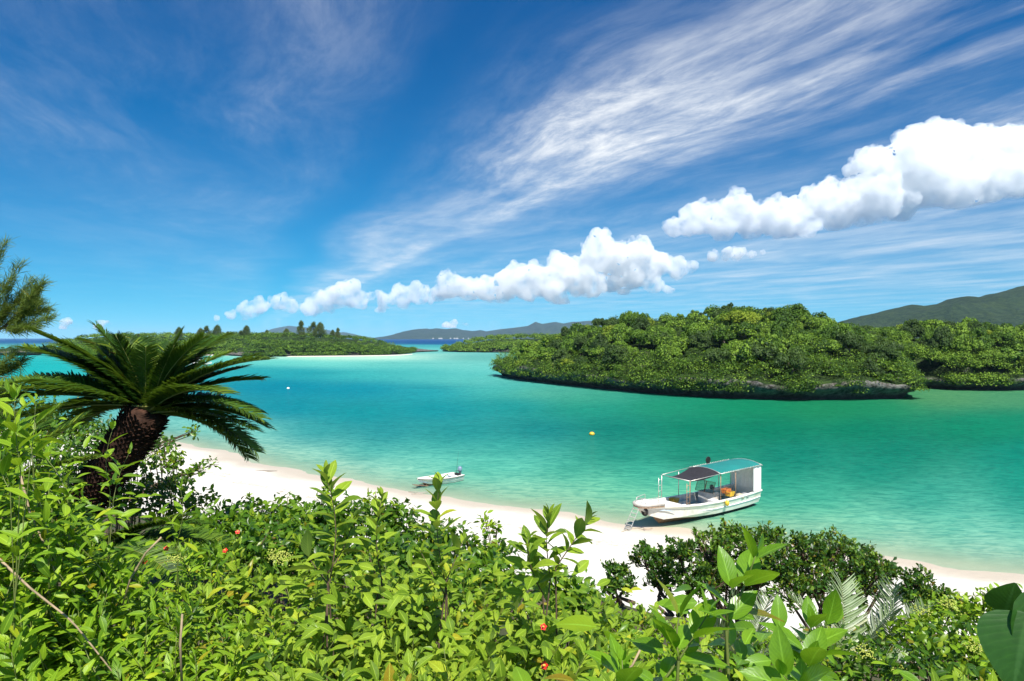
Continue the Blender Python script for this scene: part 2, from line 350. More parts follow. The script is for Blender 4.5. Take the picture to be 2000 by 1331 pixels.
def sea_mat():
    m, t, out = new_mat('sea_water')
    c = t('ShaderNodeNewGeometry').outputs['Position']
    col = t('ShaderNodeAttribute', attribute_name='water_colour').outputs['Color']
    depth = t('ShaderNodeAttribute', attribute_name='cover').outputs['Fac']
    d2 = t('ShaderNodeAttribute', attribute_name='far').outputs['Fac']
    # weed and coral on the bottom
    sc = t('ShaderNodeMapping', {'Vector': c, 'Scale': (.6, 1, 1)}).outputs[0]
    patch = t.m('MULTIPLY', t.mapr(t.noise(sc, .045, 6, .62, .4), .50, .68), t.mapr(t.noise(sc, .012, 3, .5), .35, .6))
    col = t.mix(t.m('MULTIPLY', patch, .28), col, t.mix(1, col, (.35, .62, .66), 'MULTIPLY'))
    mot = t.noise(sc, .30, 5, .6, .3)
    col = t.mix(t.mapr(mot, .3, .7), t.mix(1, col, (.90, .95, .955), 'MULTIPLY'), t.mix(1, col, (1.1, 1.05, 1.045), 'MULTIPLY'))
    # ripples as bump relief, their light and dark also painted into the colour
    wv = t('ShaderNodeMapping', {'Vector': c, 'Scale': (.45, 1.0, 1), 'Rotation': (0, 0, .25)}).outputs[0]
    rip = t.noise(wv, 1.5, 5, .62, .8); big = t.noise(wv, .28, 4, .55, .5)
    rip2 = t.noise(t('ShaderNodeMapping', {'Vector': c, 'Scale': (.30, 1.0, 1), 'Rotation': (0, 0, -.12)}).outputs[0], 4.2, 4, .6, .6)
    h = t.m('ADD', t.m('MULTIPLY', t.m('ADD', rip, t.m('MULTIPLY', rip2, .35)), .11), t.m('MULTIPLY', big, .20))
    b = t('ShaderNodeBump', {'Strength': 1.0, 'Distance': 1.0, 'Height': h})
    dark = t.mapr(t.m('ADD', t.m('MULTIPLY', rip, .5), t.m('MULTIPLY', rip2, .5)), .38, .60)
    col = t.mix(dark, t.mix(1, col, (.55, .78, .81), 'MULTIPLY'), t.mix(1, col, (1.28, 1.14, 1.11), 'MULTIPLY'))  # bright crests and shaded troughs of the ripples painted into the water colour
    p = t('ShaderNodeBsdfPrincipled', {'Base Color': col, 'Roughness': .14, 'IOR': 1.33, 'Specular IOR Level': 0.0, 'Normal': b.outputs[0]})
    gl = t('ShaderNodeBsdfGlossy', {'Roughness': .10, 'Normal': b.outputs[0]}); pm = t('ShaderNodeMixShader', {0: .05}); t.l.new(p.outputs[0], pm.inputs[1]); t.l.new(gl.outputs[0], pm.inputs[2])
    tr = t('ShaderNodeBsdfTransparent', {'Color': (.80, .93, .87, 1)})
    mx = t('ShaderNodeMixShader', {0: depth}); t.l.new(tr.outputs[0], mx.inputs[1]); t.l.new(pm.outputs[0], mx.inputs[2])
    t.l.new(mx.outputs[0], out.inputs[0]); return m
SEA_GAIN = .50
def build_sea():
    ds = np.concatenate([np.geomspace(16, 1200, 260), np.geomspace(1260, 14000, 40)])
    an = np.concatenate([np.linspace(-3.2, -.9, 24)[:-1], np.linspace(-.9, .9, 150), np.linspace(.9, 3.2, 24)[1:]])
    D, A = np.meshgrid(ds, an, indexing='ij'); X = A*D; Y = D.copy()
    px = 1000 + A*F; py = HOR + H*F/D
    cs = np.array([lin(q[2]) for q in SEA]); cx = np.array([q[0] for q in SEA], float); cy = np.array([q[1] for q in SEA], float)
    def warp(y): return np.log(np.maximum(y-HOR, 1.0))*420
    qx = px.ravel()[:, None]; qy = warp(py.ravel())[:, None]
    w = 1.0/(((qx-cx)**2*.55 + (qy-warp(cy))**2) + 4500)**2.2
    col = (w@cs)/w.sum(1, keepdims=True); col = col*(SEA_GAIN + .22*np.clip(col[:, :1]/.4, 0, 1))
    s = -shore_dist(X, Y).ravel()
    s = s + vnoise(X, Y, .35, 5).ravel()*.5
    cover = np.where(Y.ravel() < 130, .03 + .97*(1-np.exp(-np.clip(s-.1, 0, 99)/3.6)), 1.0)
    n, k = X.shape; idx = np.arange(n*k).reshape(n, k)
    Fc = np.stack([idx[:-1, :-1], idx[:-1, 1:], idx[1:, 1:], idx[1:, :-1]], -1).reshape(-1, 4)
    me = mesh_np('sea', np.stack([X, Y, np.zeros_like(X)], -1).reshape(-1, 3), Fc)
    a = me.attributes.new('water_colour', 'FLOAT_COLOR', 'POINT'); a.data.foreach_set('color', np.concatenate([col, np.ones((len(col), 1))], 1).astype(np.float32).ravel())
    a = me.attributes.new('cover', 'FLOAT', 'POINT'); a.data.foreach_set('value', cover.astype(np.float32))
    ob('sea', me, sea_mat(), kind='structure', label='clear turquoise lagoon water running out to the deep blue sea', category='sea')
build_sea()

# ------------------------------------------------------------------ far hills
def hill_mat(name, a, b, s):
    m, t, out = new_mat(name); c = t('ShaderNodeNewGeometry').outputs['Position']
    n = t.noise(c, s, 8, .68); n2 = t.noise(c, s*.12, 4, .6)
    col = t.mix(t.mapr(n, .35, .65), a, b); col = t.mix(t.mapr(n2, .4, .7), col, t.mix(1, col, (1.25, 1.15, .9), 'MULTIPLY'))
    bp = t('ShaderNodeBump', {'Strength': 1.0, 'Distance': 6.0, 'Height': n})
    p = t('ShaderNodeBsdfPrincipled', {'Base Color': col, 'Roughness': .9, 'Specular IOR Level': .1, 'Normal': bp.outputs[0]})
    t.l.new(p.outputs[0], out.inputs[0]); return m
def ridge(name, pts, D, depth, mat, rough, label, seed, nx=240, ny=40):
    """pts: skyline in photograph pixels, at distance D"""
    xs = [(p[0]-1000)/F*D for p in pts]; zs = [H-(p[1]-HOR)/F*D for p in pts]
    U = np.linspace(xs[0], xs[-1], nx); Vv = np.linspace(-1, 1, ny)
    prof = np.interp(U, xs, zs)
    X, T = np.meshgrid(U, Vv); base = np.interp(X[0], xs, zs)
    Y = D + T*depth
    Z = np.empty_like(X)
    for j in range(ny):
        for i in range(nx):
            q = Vector((U[i]/rough, Y[j, i]/rough, seed)); rdg = mnoise.fractal(q, .9, 2.0, 5)
            w = max(0.0, 1-abs(T[j, i])**1.5)
            z = prof[i]*w
            Z[j, i] = z + rdg*prof[i]*.5*(w*(1-w)*3.2) + mnoise.noise(q*9)*prof[i]*.03*(w > 0.02) - 3*(abs(T[j, i]) > .985)
    idx = np.arange(nx*ny).reshape(ny, nx)
    Fc = np.stack([idx[:-1, :-1], idx[:-1, 1:], idx[1:, 1:], idx[1:, :-1]], -1).reshape(-1, 4)
    ob(name, mesh_np(name, np.stack([X, Y, Z], -1).reshape(-1, 3), Fc), mat, kind='structure', label=label, category='hills')
hm1 = hill_mat('hill_forest', (.010, .021, .008), (.028, .047, .014), .09)
hm2 = hill_mat('far_hill_forest', (.009, .020, .011), (.022, .038, .018), .02)
ridge('green_mountain', [(1560, 662), (1640, 634), (1670, 627), (1700, 617), (1745, 606), (1785, 595), (1800, 599), (1820, 595), (1850, 596), (1880, 580), (1905, 582), (1940, 576), (1975, 567), (2000, 560), (2060, 540), (2130, 528), (2220, 535), (2330, 552), (2500, 600), (2600, 662)],
      1700, 430, hm1, 190, 'forested green mountain rising behind the right headland', 3)
ridge('far_hills', [(745, 661.4), (775, 653), (800, 646), (818, 643), (835, 642), (842, 644), (850, 641.5), (872, 643), (890, 641.5), (905, 645), (925, 647), (938, 645), (950, 647.5), (980, 643), (1000, 641), (1030, 637), (1046, 629), (1058, 633), (1085, 629), (1100, 632), (1120, 629), (1150, 627), (1250, 632), (1350, 640), (1450, 661.4)],
      6500, 900, hm2, 600, 'low hazy blue-green hills across the strait with a pointed peak', 8, 300, 36)
ridge('far_blue_hills', [(495, 661), (505, 652), (515, 649), (528, 650), (545, 642), (575, 638), (600, 640), (640, 645), (660, 650), (672, 649), (690, 654), (720, 661)],
      9500, 900, hm2, 800, 'faint blue hills behind the left islet', 21, 160, 30)

# ------------------------------------------------------------------ cumulus
def cloud(name, label, D, lobes, base, mfp, seed, voxel=2.6, depthk=.8):
    """lobes: photograph column, row, radius; base: row of the flat underside; all at distance D"""
    r = random.Random(seed); pxm = D/F
    me0 = bpy.data.meshes.new('ico'); import bmesh
    bm = bmesh.new(); bmesh.ops.create_icosphere(bm, subdivisions=2, radius=1.0)
    iv = np.array([v.co[:] for v in bm.verts]); jf = np.array([[v.index for v in f.verts] for f in bm.faces]); bm.free()
    S = []
    for (px, py, rad) in lobes:
        dy = r.uniform(-.5, .5)*rad*depthk
        c = P(px, py, D); c = Vector((c.x, c.y + dy*pxm, c.z)); rr = rad*pxm*.86
        S.append((c, rr))
        for k in range(16):
            d = Vector((r.gauss(0, 1), r.gauss(0, 1)-.35, abs(r.gauss(0, 1))*.9-.18)).normalized()
            q = c + d*rr*.78; r2 = rr*r.uniform(.26, .52); S.append((q, r2))
            for j in range(7):
                e = (d + Vector((r.gauss(0, .7), r.gauss(0, .7), r.gauss(.15, .7)))).normalized()
                S.append((q + e*r2*.82, r2*r.uniform(.28, .5)))
    V = []; Fs = []; zb = {}
    for i, (c, rr) in enumerate(S):
        V.append(iv*rr + np.array(c)); Fs.append(jf + i*len(iv))
    V = np.concatenate(V); Fs = np.concatenate(Fs)
    bx = [(b[0]-1000)/F*D for b in base]; bz = [H-(b[1]-HOR)/F*D for b in base]
    zb = np.interp(V[:, 0], bx, bz)
    V[:, 2] = np.where(V[:, 2] < zb, zb + (V[:, 2]-zb)*.22, V[:, 2])
    org = np.array([V[:, 0].mean(), V[:, 1].mean(), bz[0]])
    me = mesh_np(name, V-org, Fs)
    m, t, out = new_mat('cloud_vapour')
    oc = t('ShaderNodeTexCoord').outputs['Object']
    nz = t.noise(oc, 1/(26*pxm), 5, .62)
    dens = t.m('MULTIPLY', t.mapr(nz, .34, .60), 1.0/(mfp*.95*pxm))
    vol = t('ShaderNodeVolumePrincipled', {'Color': (.966, .966, .966, 1), 'Density': dens, 'Anisotropy': .0})
    t.l.new(vol.outputs[0], out.inputs['Volume'])
    o = ob(name, me, m, loc=org, label=label, category='cloud', group='cumulus clouds over the bay')
    md = o.modifiers.new('union', 'REMESH'); md.mode = 'VOXEL'; md.voxel_size = voxel*pxm; md.use_smooth_shade = True
    for sz, st in ((60, 22), (24, 14), (11, 8)):
        tx = bpy.data.textures.new('billow', 'CLOUDS'); tx.noise_scale = sz*pxm; tx.noise_depth = 2
        dm = o.modifiers.new('billow', 'DISPLACE'); dm.texture = tx; dm.strength = st*pxm; dm.mid_level = .5; dm.texture_coords = 'LOCAL'
    dg = bpy.context.evaluated_depsgraph_get(); me2 = bpy.data.meshes.new_from_object(o.evaluated_get(dg)); o.modifiers.clear(); o.data = me2; me2.name = name
    co = np.empty(len(me2.vertices)*3, np.float32); me2.vertices.foreach_get('co', co); co = co.reshape(-1, 3)
    zb = np.interp(co[:, 0]+org[0], bx, bz)-org[2] - 2*pxm
    co[:, 2] = np.where(co[:, 2] < zb, zb+(co[:, 2]-zb)*.10, co[:, 2]); me2.vertices.foreach_set('co', co.ravel()); me2.update()
    if not me2.materials: me2.materials.append(m)
    else: me2.materials[0] = m
cloud('cumulus_cloud', 'largest white cumulus cloud, at the right edge of the sky', 4600,
      [(1315, 446, 24), (1345, 440, 30), (1375, 425, 42), (1410, 440, 36), (1470, 440, 34), (1530, 440, 34), (1575, 440, 32), (1640, 415, 44), (1760, 390, 50), (1860, 365, 55), (1960, 350, 55), (1440, 418, 44), (1500, 425, 40), (1560, 425, 40), (1610, 395, 48), (1670, 395, 48), (1725, 340, 62), (1700, 390, 60), (1780, 320, 64), (1840, 290, 66), (1820, 350, 70), (1900, 310, 66), (1930, 350, 60), (1985, 300, 66), (2040, 310, 80), (2120, 300, 90)],
      [(1290, 468), (1420, 470), (1590, 468), (1600, 452), (1700, 440), (1800, 424), (1900, 405), (2000, 385), (2150, 370)], 15, 3)
cloud('cumulus_cloud', 'long white cumulus cloud with a peaked top above the rocky islet', 7400,
      [(858, 572, 18), (880, 558, 32), (915, 566, 28), (980, 570, 26), (1030, 570, 28), (1080, 565, 30), (1150, 560, 34), (1195, 545, 34), (955, 565, 30), (1000, 552, 36), (1050, 548, 38), (1100, 535, 42), (1130, 545, 40), (1168, 500, 44), (1205, 510, 44), (1245, 500, 38), (1235, 535, 36), (1280, 520, 34), (1318, 525, 24), (1350, 523, 12), (1270, 558, 22), (1305, 568, 12), (1220, 572, 12), (1090, 580, 18)],
      [(840, 590), (1000, 592), (1160, 592), (1190, 574), (1330, 572), (1370, 535)], 13, 5, 2.4)
cloud('cumulus_cloud', 'small white cumulus puff just right of the peaked cloud', 6800,
      [(1395, 500, 13), (1420, 496, 14), (1445, 497, 15), (1465, 500, 12), (1490, 493, 7)], [(1370, 515), (1510, 512)], 9, 6, 2)
cloud('cumulus_cloud', 'rounded white cumulus cloud over the gap between the islets', 10500,
      [(750, 588, 20), (785, 580, 24), (820, 578, 24), (840, 585, 14), (745, 605, 12)], [(720, 613), (800, 610), (860, 600)], 13, 8, 2)
cloud('cumulus_cloud', 'white cumulus cloud with two peaks above the left islet', 11500,
      [(605, 600, 22), (640, 585, 28), (672, 575, 28), (692, 562, 18), (700, 590, 26), (722, 580, 12)], [(580, 618), (740, 612)], 13, 9, 2)
cloud('cumulus_cloud', 'leftmost of the cumulus clouds in the row above the left islet', 12500,
      [(450, 615, 12), (480, 608, 18), (510, 600, 22), (545, 592, 20), (565, 598, 16), (425, 622, 7)], [(420, 630), (590, 622)], 13, 10, 2)
cloud('cumulus_cloud', 'tiny white cloud low over the sea above the cycad', 24000,
      [(122, 634, 6), (132, 630, 8), (142, 634, 6)], [(100, 641), (160, 641)], 5, 12, 2)
cloud('cumulus_cloud', 'tiny pale cloud low over the sea behind the cycad tips', 24000,
      [(186, 636, 4), (194, 635, 6), (204, 634, 6), (212, 632, 7), (220, 634, 5)], [(170, 640), (235, 640)], 5, 13, 2)
cloud('cumulus_cloud', 'thin strip of white cloud over the far hills', 24000,
      [(868, 635, 4), (876, 634, 6), (886, 633, 6), (896, 634, 6), (906, 634, 6), (915, 635, 5)], [(860, 638), (930, 638)], 5, 14, 2)
# ------------------------------------------------------------------ trees of the islets
LM_TREE = leaf_mat('canopy_leaf', [(0.012, 0.034, 0.0060), (0.036, 0.084, 0.0090), (0.077, 0.151, 0.0130), (0.123, 0.218, 0.0200), (0.186, 0.291, 0.0270)], tf=.22, rough=.6, spec=.2, dead=False)
LM_DARK = leaf_mat('dark_canopy_leaf', [(0.018, 0.038, 0.009), (0.040, 0.075, 0.016), (0.072, 0.122, 0.022)], tf=.2, rough=.6, spec=.2, dead=False)
LM_YELL = leaf_mat('yellow_canopy_leaf', [(0.112, 0.168, 0.017), (0.182, 0.252, 0.021), (0.266, 0.329, 0.028)], tf=.25, rough=.6, spec=.2, dead=False)
LM_CASU = leaf_mat('casuarina_needles', [(.06, .09, .028), (.11, .145, .042), (.17, .20, .062)], tf=.25, rough=.7, spec=.15, dead=False)
LM_PAND = leaf_mat('pandanus_leaf', [(0.085, 0.154, 0.024), (0.145, 0.256, 0.030), (0.222, 0.359, 0.051)], tf=.28, rough=.45, spec=.35, dead=False)
BARK = plain('bark', (.14, .115, .09), .9, var=.35, scale=3, bump=.5, spec=.1)
DEADWOOD = plain('grey_dead_wood', (.36, .33, .28), .9, var=.2, scale=3, spec=.1)
QUAD = (np.array([(-.5, 0, .06), (0, -.1, 0), (.5, .1, .06), (.05, .75, -.06)], np.float32)-np.array([0, .3, 0], np.float32), np.array([(0, 1, 2, 3)]), np.array([(0, .3), (.5, 0), (1, .3), (.5, 1)], np.float32))
SPIKE = leaf_T(1, .075, .25, .55, 4, .3)

def crown_mesh(name, seed, rad, hgt, clumps, per, leaf, flat=.75, skirt=-.25):
    """leaf clumps spread over and through a domed crown; z=0 is the crown's centre"""
    r = np.random.default_rng(seed)
    d = rand_dirs(clumps*3, r); d = d[d[:, 2] > skirt][:clumps]
    k = len(d); rr = r.uniform(.45, 1.0, k)**.6
    cen = d*rr[:, None]*np.array([rad, rad, hgt])*.82*r.uniform(.8, 1.12, (k, 1))
    crad = r.uniform(.20, .40, k)*rad
    n = k*per; ci = np.repeat(np.arange(k), per)
    e = rand_dirs(n, r); e[:, 2] = np.abs(e[:, 2])*.9 - .25; e = nrm(e)
    pos = cen[ci] + e*(crad[ci]*r.uniform(.55, 1.08, n)**.5)[:, None]*np.array([1, 1, flat])
    up = nrm(e*.7 + np.array([0, 0, .55]) + r.normal(size=(n, 3))*.42)
    al = nrm(np.cross(up, rand_dirs(n, r)))
    M = frames(al, up); M[:, :, 0], M[:, :, 2] = M[:, :, 0], M[:, :, 2]
    tone = np.clip(r.uniform(0, .55, k)[ci] + r.uniform(0, .38, n), 0, .97)
    return scat_mesh(name, QUAD, pos, M, leaf*r.uniform(.6, 1.35, n), tone)
def trunk_mesh(name, seed, h, r0, spread, limbs=5):
    r = random.Random(seed); mb = MB()
    top = Vector((r.uniform(-.1, .1)*h, r.uniform(-.1, .1)*h, h*.62))
    mb.tube([(0, 0, -.8), (top.x*.4, top.y*.5, h*.3), top], [r0*1.3, r0, r0*.75], 6)
    for i in range(limbs):
        a = 2*math.pi*(i+r.random()*.6)/limbs
        e = top + Vector((math.cos(a)*spread, math.sin(a)*spread, h*r.uniform(.25, .5)))
        mid = (top+e)/2 + Vector((r.uniform(-.1, .1)*spread, r.uniform(-.1, .1)*spread, .1*h))
        mb.tube([top, mid, e], [r0*.6, r0*.4, r0*.15], 5)
    return mb.mesh(name, True)
CROWNS = [crown_mesh('crown', 40+i, *p) for i, p in enumerate([
    (3.0, 2.0, 30, 130, .31), (2.6, 2.2, 26, 130, .28), (3.4, 1.9, 36, 120, .30), (2.2, 1.6, 22, 130, .25), (2.8, 2.6, 30, 120, .34), (3.0, 1.5, 28, 130, .27), (2.4, 2.0, 24, 110, .40)])]
TRUNKS = [trunk_mesh('trunk', 70+i, 4.2, .16, 1.7) for i in range(3)]
def pandanus_mesh(seed, heads=5, leaf=1.5):
    r = np.random.default_rng(seed); pos = []; dr = []; up = []
    for i in range(heads):
        c = np.array([r.normal()*.9, r.normal()*.9, 1.4+r.uniform(-.6, .9)])
        n = 34; a = r.uniform(0, 2*math.pi, n); el = r.uniform(-.1, 1.35, n)
        d = np.stack([np.cos(a)*np.cos(el), np.sin(a)*np.cos(el), np.sin(el)], -1)
        pos.append(np.tile(c, (n, 1))); dr.append(d)
    pos = np.concatenate(pos); dr = np.concatenate(dr)
    up = nrm(np.array([0, 0, 1.0]) + dr*.1 + r.normal(size=dr.shape)*.1)
    M = frames(dr, up)
    return scat_mesh('leaves', SPIKE, pos, M, leaf*r.uniform(.7, 1.1, len(pos)), r.uniform(0, .95, len(pos)))
PANDS = [pandanus_mesh(90+i, 4+i) for i in range(3)]
PSTEM = trunk_mesh('stem', 95, 2.2, .08, .8, 4)

def inside(poly, x, y):
    c = False; n = len(poly)
    for i in range(n):
        (x1, y1), (x2, y2) = poly[i], poly[i-1]
        if (y1 > y) != (y2 > y) and x < (x2-x1)*(y-y1)/(y2-y1)+x1: c = not c
    return c
def edge_dist(poly, x, y):
    b = 1e9
    for i in range(len(poly)):
        a = np.array(poly[i-1]); d = np.array(poly[i])-a; t = np.clip(((x-a[0])*d[0]+(y-a[1])*d[1])/(d@d), 0, 1)
        b = min(b, math.hypot(x-a[0]-t*d[0], y-a[1]-t*d[1]))
    return b
def rock_mat():
    m, t, out = new_mat('limestone'); c = t('ShaderNodeNewGeometry').outputs['Position']
    n = t.noise(c, .9, 8, .7); n2 = t.noise(c, .25, 4, .6); z = t('ShaderNodeSeparateXYZ', {0: c}).outputs[2]
    col = t.mix(t.mapr(n, .35, .68), (.028, .026, .023), (.21, .20, .18))
    col = t.mix(t.mapr(n2, .5, .7), col, (.16, .13, .10))
    low_dark = t.mapr(t.m('ADD', z, t.m('MULTIPLY', n, .5)), .7, 1.5, 1, 0)         # rock darker towards the waterline
    col = t.mix(t.m('MULTIPLY', low_dark, .85), col, (.035, .032, .028))
    gn = t('ShaderNodeSeparateXYZ', {0: t('ShaderNodeNewGeometry').outputs['True Normal']}).outputs[2]
    veg = t.m('MULTIPLY', t.mapr(gn, .25, .6), t.mapr(z, 1.6, 2.8))               # creepers and moss wherever soil can lie
    col = t.mix(veg, col, t.mix(t.mapr(n, .4, .6), (.012, .026, .006), (.035, .062, .012)))
    b = t('ShaderNodeBump', {'Strength': 1.0, 'Distance': .5, 'Height': n})
    p = t('ShaderNodeBsdfPrincipled', {'Base Color': col, 'Roughness': .9, 'Specular IOR Level': .15, 'Normal': b.outputs[0]})
    t.l.new(p.outputs[0], out.inputs[0]); return m
ROCK = rock_mat()
def islet(name, poly, zfun, lip, cut, label, seed, step=2.0, mat=ROCK):
    """rock islet: undercut edge all round and a grid top that follows zfun"""
    n = len(poly); ring = []
    P2 = [np.array(p, float) for p in poly]
    for i in range(n):                              # resample the outline finely
        a, b = P2[i], P2[(i+1) % n]; k = max(2, int(np.linalg.norm(b-a)/step))
        for j in range(k): ring.append(a+(b-a)*j/k)
    ring = np.array(ring); m = len(ring)
    nx = np.roll(ring, -1, 0)-np.roll(ring, 1, 0); nx = nrm(nx); area = np.sum(ring[:, 0]*np.roll(ring[:, 1], -1)-np.roll(ring[:, 0], -1)*ring[:, 1])
    out = np.stack([nx[:, 1], -nx[:, 0]], -1)*(1 if area > 0 else -1)
    V = []
    prof = [(-cut*.9, -1.2), (-cut, .05), (-cut*.85, lip*.28), (-cut*.2, lip*.55), (.25, lip*.78), (.1, lip*1.0), (-1.2, lip*1.12), (-3.5, lip*1.2)]
    rows = len(prof)
    for q, (o, z) in enumerate(prof):
        for i in range(m):
            x, y = ring[i]
            a = mnoise.noise(Vector((x*.18, y*.18, seed)))*1.3 + mnoise.noise(Vector((x*.6, y*.6, seed+z)))*.9 + mnoise.noise(Vector((x*1.5, y*1.5, seed+z*2)))*.55
            lk = 1 + .55*mnoise.noise(Vector((x*.09, y*.09, seed+5)))
            p = ring[i] + out[i]*(o + a*(.55 if q > 1 else .35)) 
            V.append((p[0], p[1], (z*lk + mnoise.noise(Vector((x*.9, y*.9, seed+q*3)))*.35) if z > .2 else z))
    Fs = [(q*m+i, q*m+(i+1) % m, (q+1)*m+(i+1) % m, (q+1)*m+i) for q in range(rows-1) for i in range(m)]
    b0 = (rows-1)*m
    cx, cy = ring.mean(0)
    for w in (.8, .6, .4, .2, .03):                  # inner rings climb to the hill
        st = len(V)
        for i in range(m):
            x = cx+(V[b0+i][0]-cx)*w; y = cy+(V[b0+i][1]-cy)*w; V.append((x, y, max(zfun(x, y), lip*1.1) + mnoise.noise(Vector((x*.2, y*.2, seed)))*.5))
        pr = b0 if st == b0+m else st-m
        Fs += [(pr+i, pr+(i+1) % m, st+(i+1) % m, st+i) for i in range(m)]
    me = mesh_np(name, V, Fs, smooth=False)
    return ob(name, me, mat, kind='structure', label=label, category='islet')

MAIN = [(-5, 197), (1.5, 175), (11.6, 157), (21, 141), (29, 130), (36.5, 123.5), (44, 119.5), (52.6, 118.5), (62, 119.5), (70, 121), (73.5, 123), (80, 136), (87, 152), (84, 176), (70, 197), (48, 216), (25, 226), (5, 222)]
RID_X = [-6, -1.5, 8.8, 17, 27.8, 40.5, 50, 60, 66, 72, 80, 88]; RID_Z = [2.4, 4.2, 7.2, 10.0, 12.6, 13.2, 14.2, 14.8, 14.4, 12.2, 9.2, 5]
RID_Y = [200, 200, 195, 190, 186, 180, 175, 170, 166, 162, 155, 152]
FRONT = sorted((p for p in MAIN[:13]), key=lambda p: p[0])
def main_z(x, y):
    zr = interp(x, RID_X, RID_Z); yr = interp(x, RID_X, RID_Y); yf = interp(x, [p[0] for p in FRONT], [p[1] for p in FRONT])
    if y <= yr: t = (y-yf)/max(yr-yf, 1); return 2.0 + (zr-2.0)*max(0, min(1, t))**.62
    t = (y-yr)/45; return max(1.5, zr*(1-t*t*.8))
islet('islet', MAIN, main_z, 2.9, 2.5, 'steep limestone islet covered in green forest', 3, 1.0)
REAR = [(84, 160), (88, 150), (93, 143), (104, 141), (118, 142), (140, 139), (170, 139), (200, 137), (200, 215), (150, 228), (105, 225), (86, 200)]
def rear_z(x, y):
    yf = 141; return 2.0 + 8.3*max(0, min(1, (y-yf)/26))**.55 + mnoise.noise(Vector((x*.05, y*.05, 2)))*1.0
islet('headland', REAR, rear_z, 2.4, 2.2, 'forested headland at the right edge behind the islet', 9)
LEFTI = [tuple(Wt(px, py)[:2]) for px, py in ((480, 697), (545, 697), (600, 696.5), (650, 696), (700, 695.5), (740, 694.5), (775, 693), (795, 691), (806, 689))] + [(-60, 560), (-95, 590), (-150, 600), (-215, 560), (-225, 480)]
def left_z(x, y):
    px = 1000+x/max(y, 1)*F
    return .8 + interp(px, [470, 600, 700, 760, 800, 815], [11.0, 10.8, 8.8, 5.4, 2.4, .6])*min(1, edge_dist(LEFTI, x, y)/24)**.6
islet('islet', LEFTI, left_z, .9, .8, 'low green islet left of the strait with a sand spit', 14, 4)
LEFT2 = [tuple(Wt(px, py)[:2]) for px, py in ((150, 690), (250, 691.5), (330, 693), (400, 693.5), (470, 694), (520, 693))] + [(-170, 640), (-290, 680), (-420, 640), (-360, 520)]
def left2_z(x, y): return 1.0 + 11.0*min(1, edge_dist(LEFT2, x, y)/34)**.6
islet('headland', LEFT2, left2_z, .7, .3, 'long green headland with a strip of beach behind the cycad', 17, 5)
LEFT3 = [tuple(Wt(px, py)[:2]) for px, py in ((-120, 694), (20, 695), (50, 695), (75, 694), (82, 691))] + [(-330, 520), (-420, 520), (-470, 430)]
islet('rocky_point', LEFT3, lambda x, y: 2.5, 2.6, 1.0, 'dark rocky point at the left edge behind the cycad', 19, 4)
MIDI = [tuple(Wt(px, py)[:2]) for px, py in ((864, 687), (900, 688.3), (960, 689), (1020, 689.5), (1100, 690), (1200, 690))] + [(80, 620), (-20, 640), (-55, 600)]
def mid_z(x, y):
    px = 1000+x/max(y, 1)*F
    return .8 + interp(px, [860, 880, 920, 960, 1000, 1200], [1.0, 3.5, 6.5, 8.4, 9.4, 10])*min(1, edge_dist(MIDI, x, y)/26)**.55
islet('islet', MIDI, mid_z, 1.0, .9, 'small dark-edged green islet right of the strait', 23, 4)

TREE_N = [0]
def tree(x, y, z, s, label, group, mat, crown=None, hs=1.0, name='broadleaf_tree'):
    i = TREE_N[0]; TREE_N[0] += 1
    e = thing(name, label, 'tree', (x, y, z), group, R.uniform(0, 6.28))
    ci = crown if crown is not None else R.randrange(len(CROWNS))
    key = (ci, mat.name)
    if key not in CACHE:
        me = CROWNS[ci].copy(); me.materials.clear(); me.materials.append(mat); CACHE[key] = me
    c = ob('crown', CACHE[key], None, e, (0, 0, 2.0*s*hs)); c.scale = (s*R.uniform(.88, 1.12), s*R.uniform(.88, 1.12), s*R.uniform(1.0, 1.35)*hs)
    t = ob('trunk', TRUNKS[i % 3], BARK, e); t.scale = (s, s, s*hs*.6)
    return e
CACHE = {}
def grow(poly, zfun, sp, label, group, n_max, ymax, seed, smin, smax, panlab, pangroup, edge_lo=1.2, pand_band=9.0, pand_p=.5):
    r = random.Random(seed); pts = []
    xs = [p[0] for p in poly]; ys = [p[1] for p in poly]
    y = min(ys)
    while y < max(ys):
        x = min(xs) + r.uniform(0, sp)
        while x < max(xs):
            qx, qy = x+r.uniform(-.45, .45)*sp, y+r.uniform(-.45, .45)*sp
            if inside(poly, qx, qy) and qy < ymax(qx): pts.append((qx, qy, edge_dist(poly, qx, qy)))
            x += sp
        y += sp*.9
    pts.sort(key=lambda p: p[1])
    nt = 0
    for (qx, qy, ed) in pts[:n_max]:
        if ed < edge_lo: continue
        z = max(zfun(qx, qy), 1.8)-.5
        if abs(qx/qy) > .80: continue
        if ed < pand_band and r.random() < pand_p:
            e = thing('pandanus', panlab, 'pandanus', (qx, qy, z+.3), pangroup, r.uniform(0, 6.28))
            l = ob('leaves', PANDS[r.randrange(3)], LM_PAND, e); l.scale = [r.uniform(.75, 1.3)]*3; ob('stem', PSTEM, BARK, e)
            continue
        s = r.uniform(smin, smax)*(.7 if ed < 4 else 1)
        m = r.choices([LM_TREE, LM_DARK, LM_YELL], [.60, .34, .06])[0]
        kind = {'canopy_leaf': 'mid-green', 'dark_canopy_leaf': 'dark green', 'yellow_canopy_leaf': 'yellow-green'}[m.name]
        tree(qx, qy, z - (.8 if ed < 5 else 0), s, label(kind, qx, qy, ed), group, m, hs=r.uniform(.6, 1.4)); nt += 1
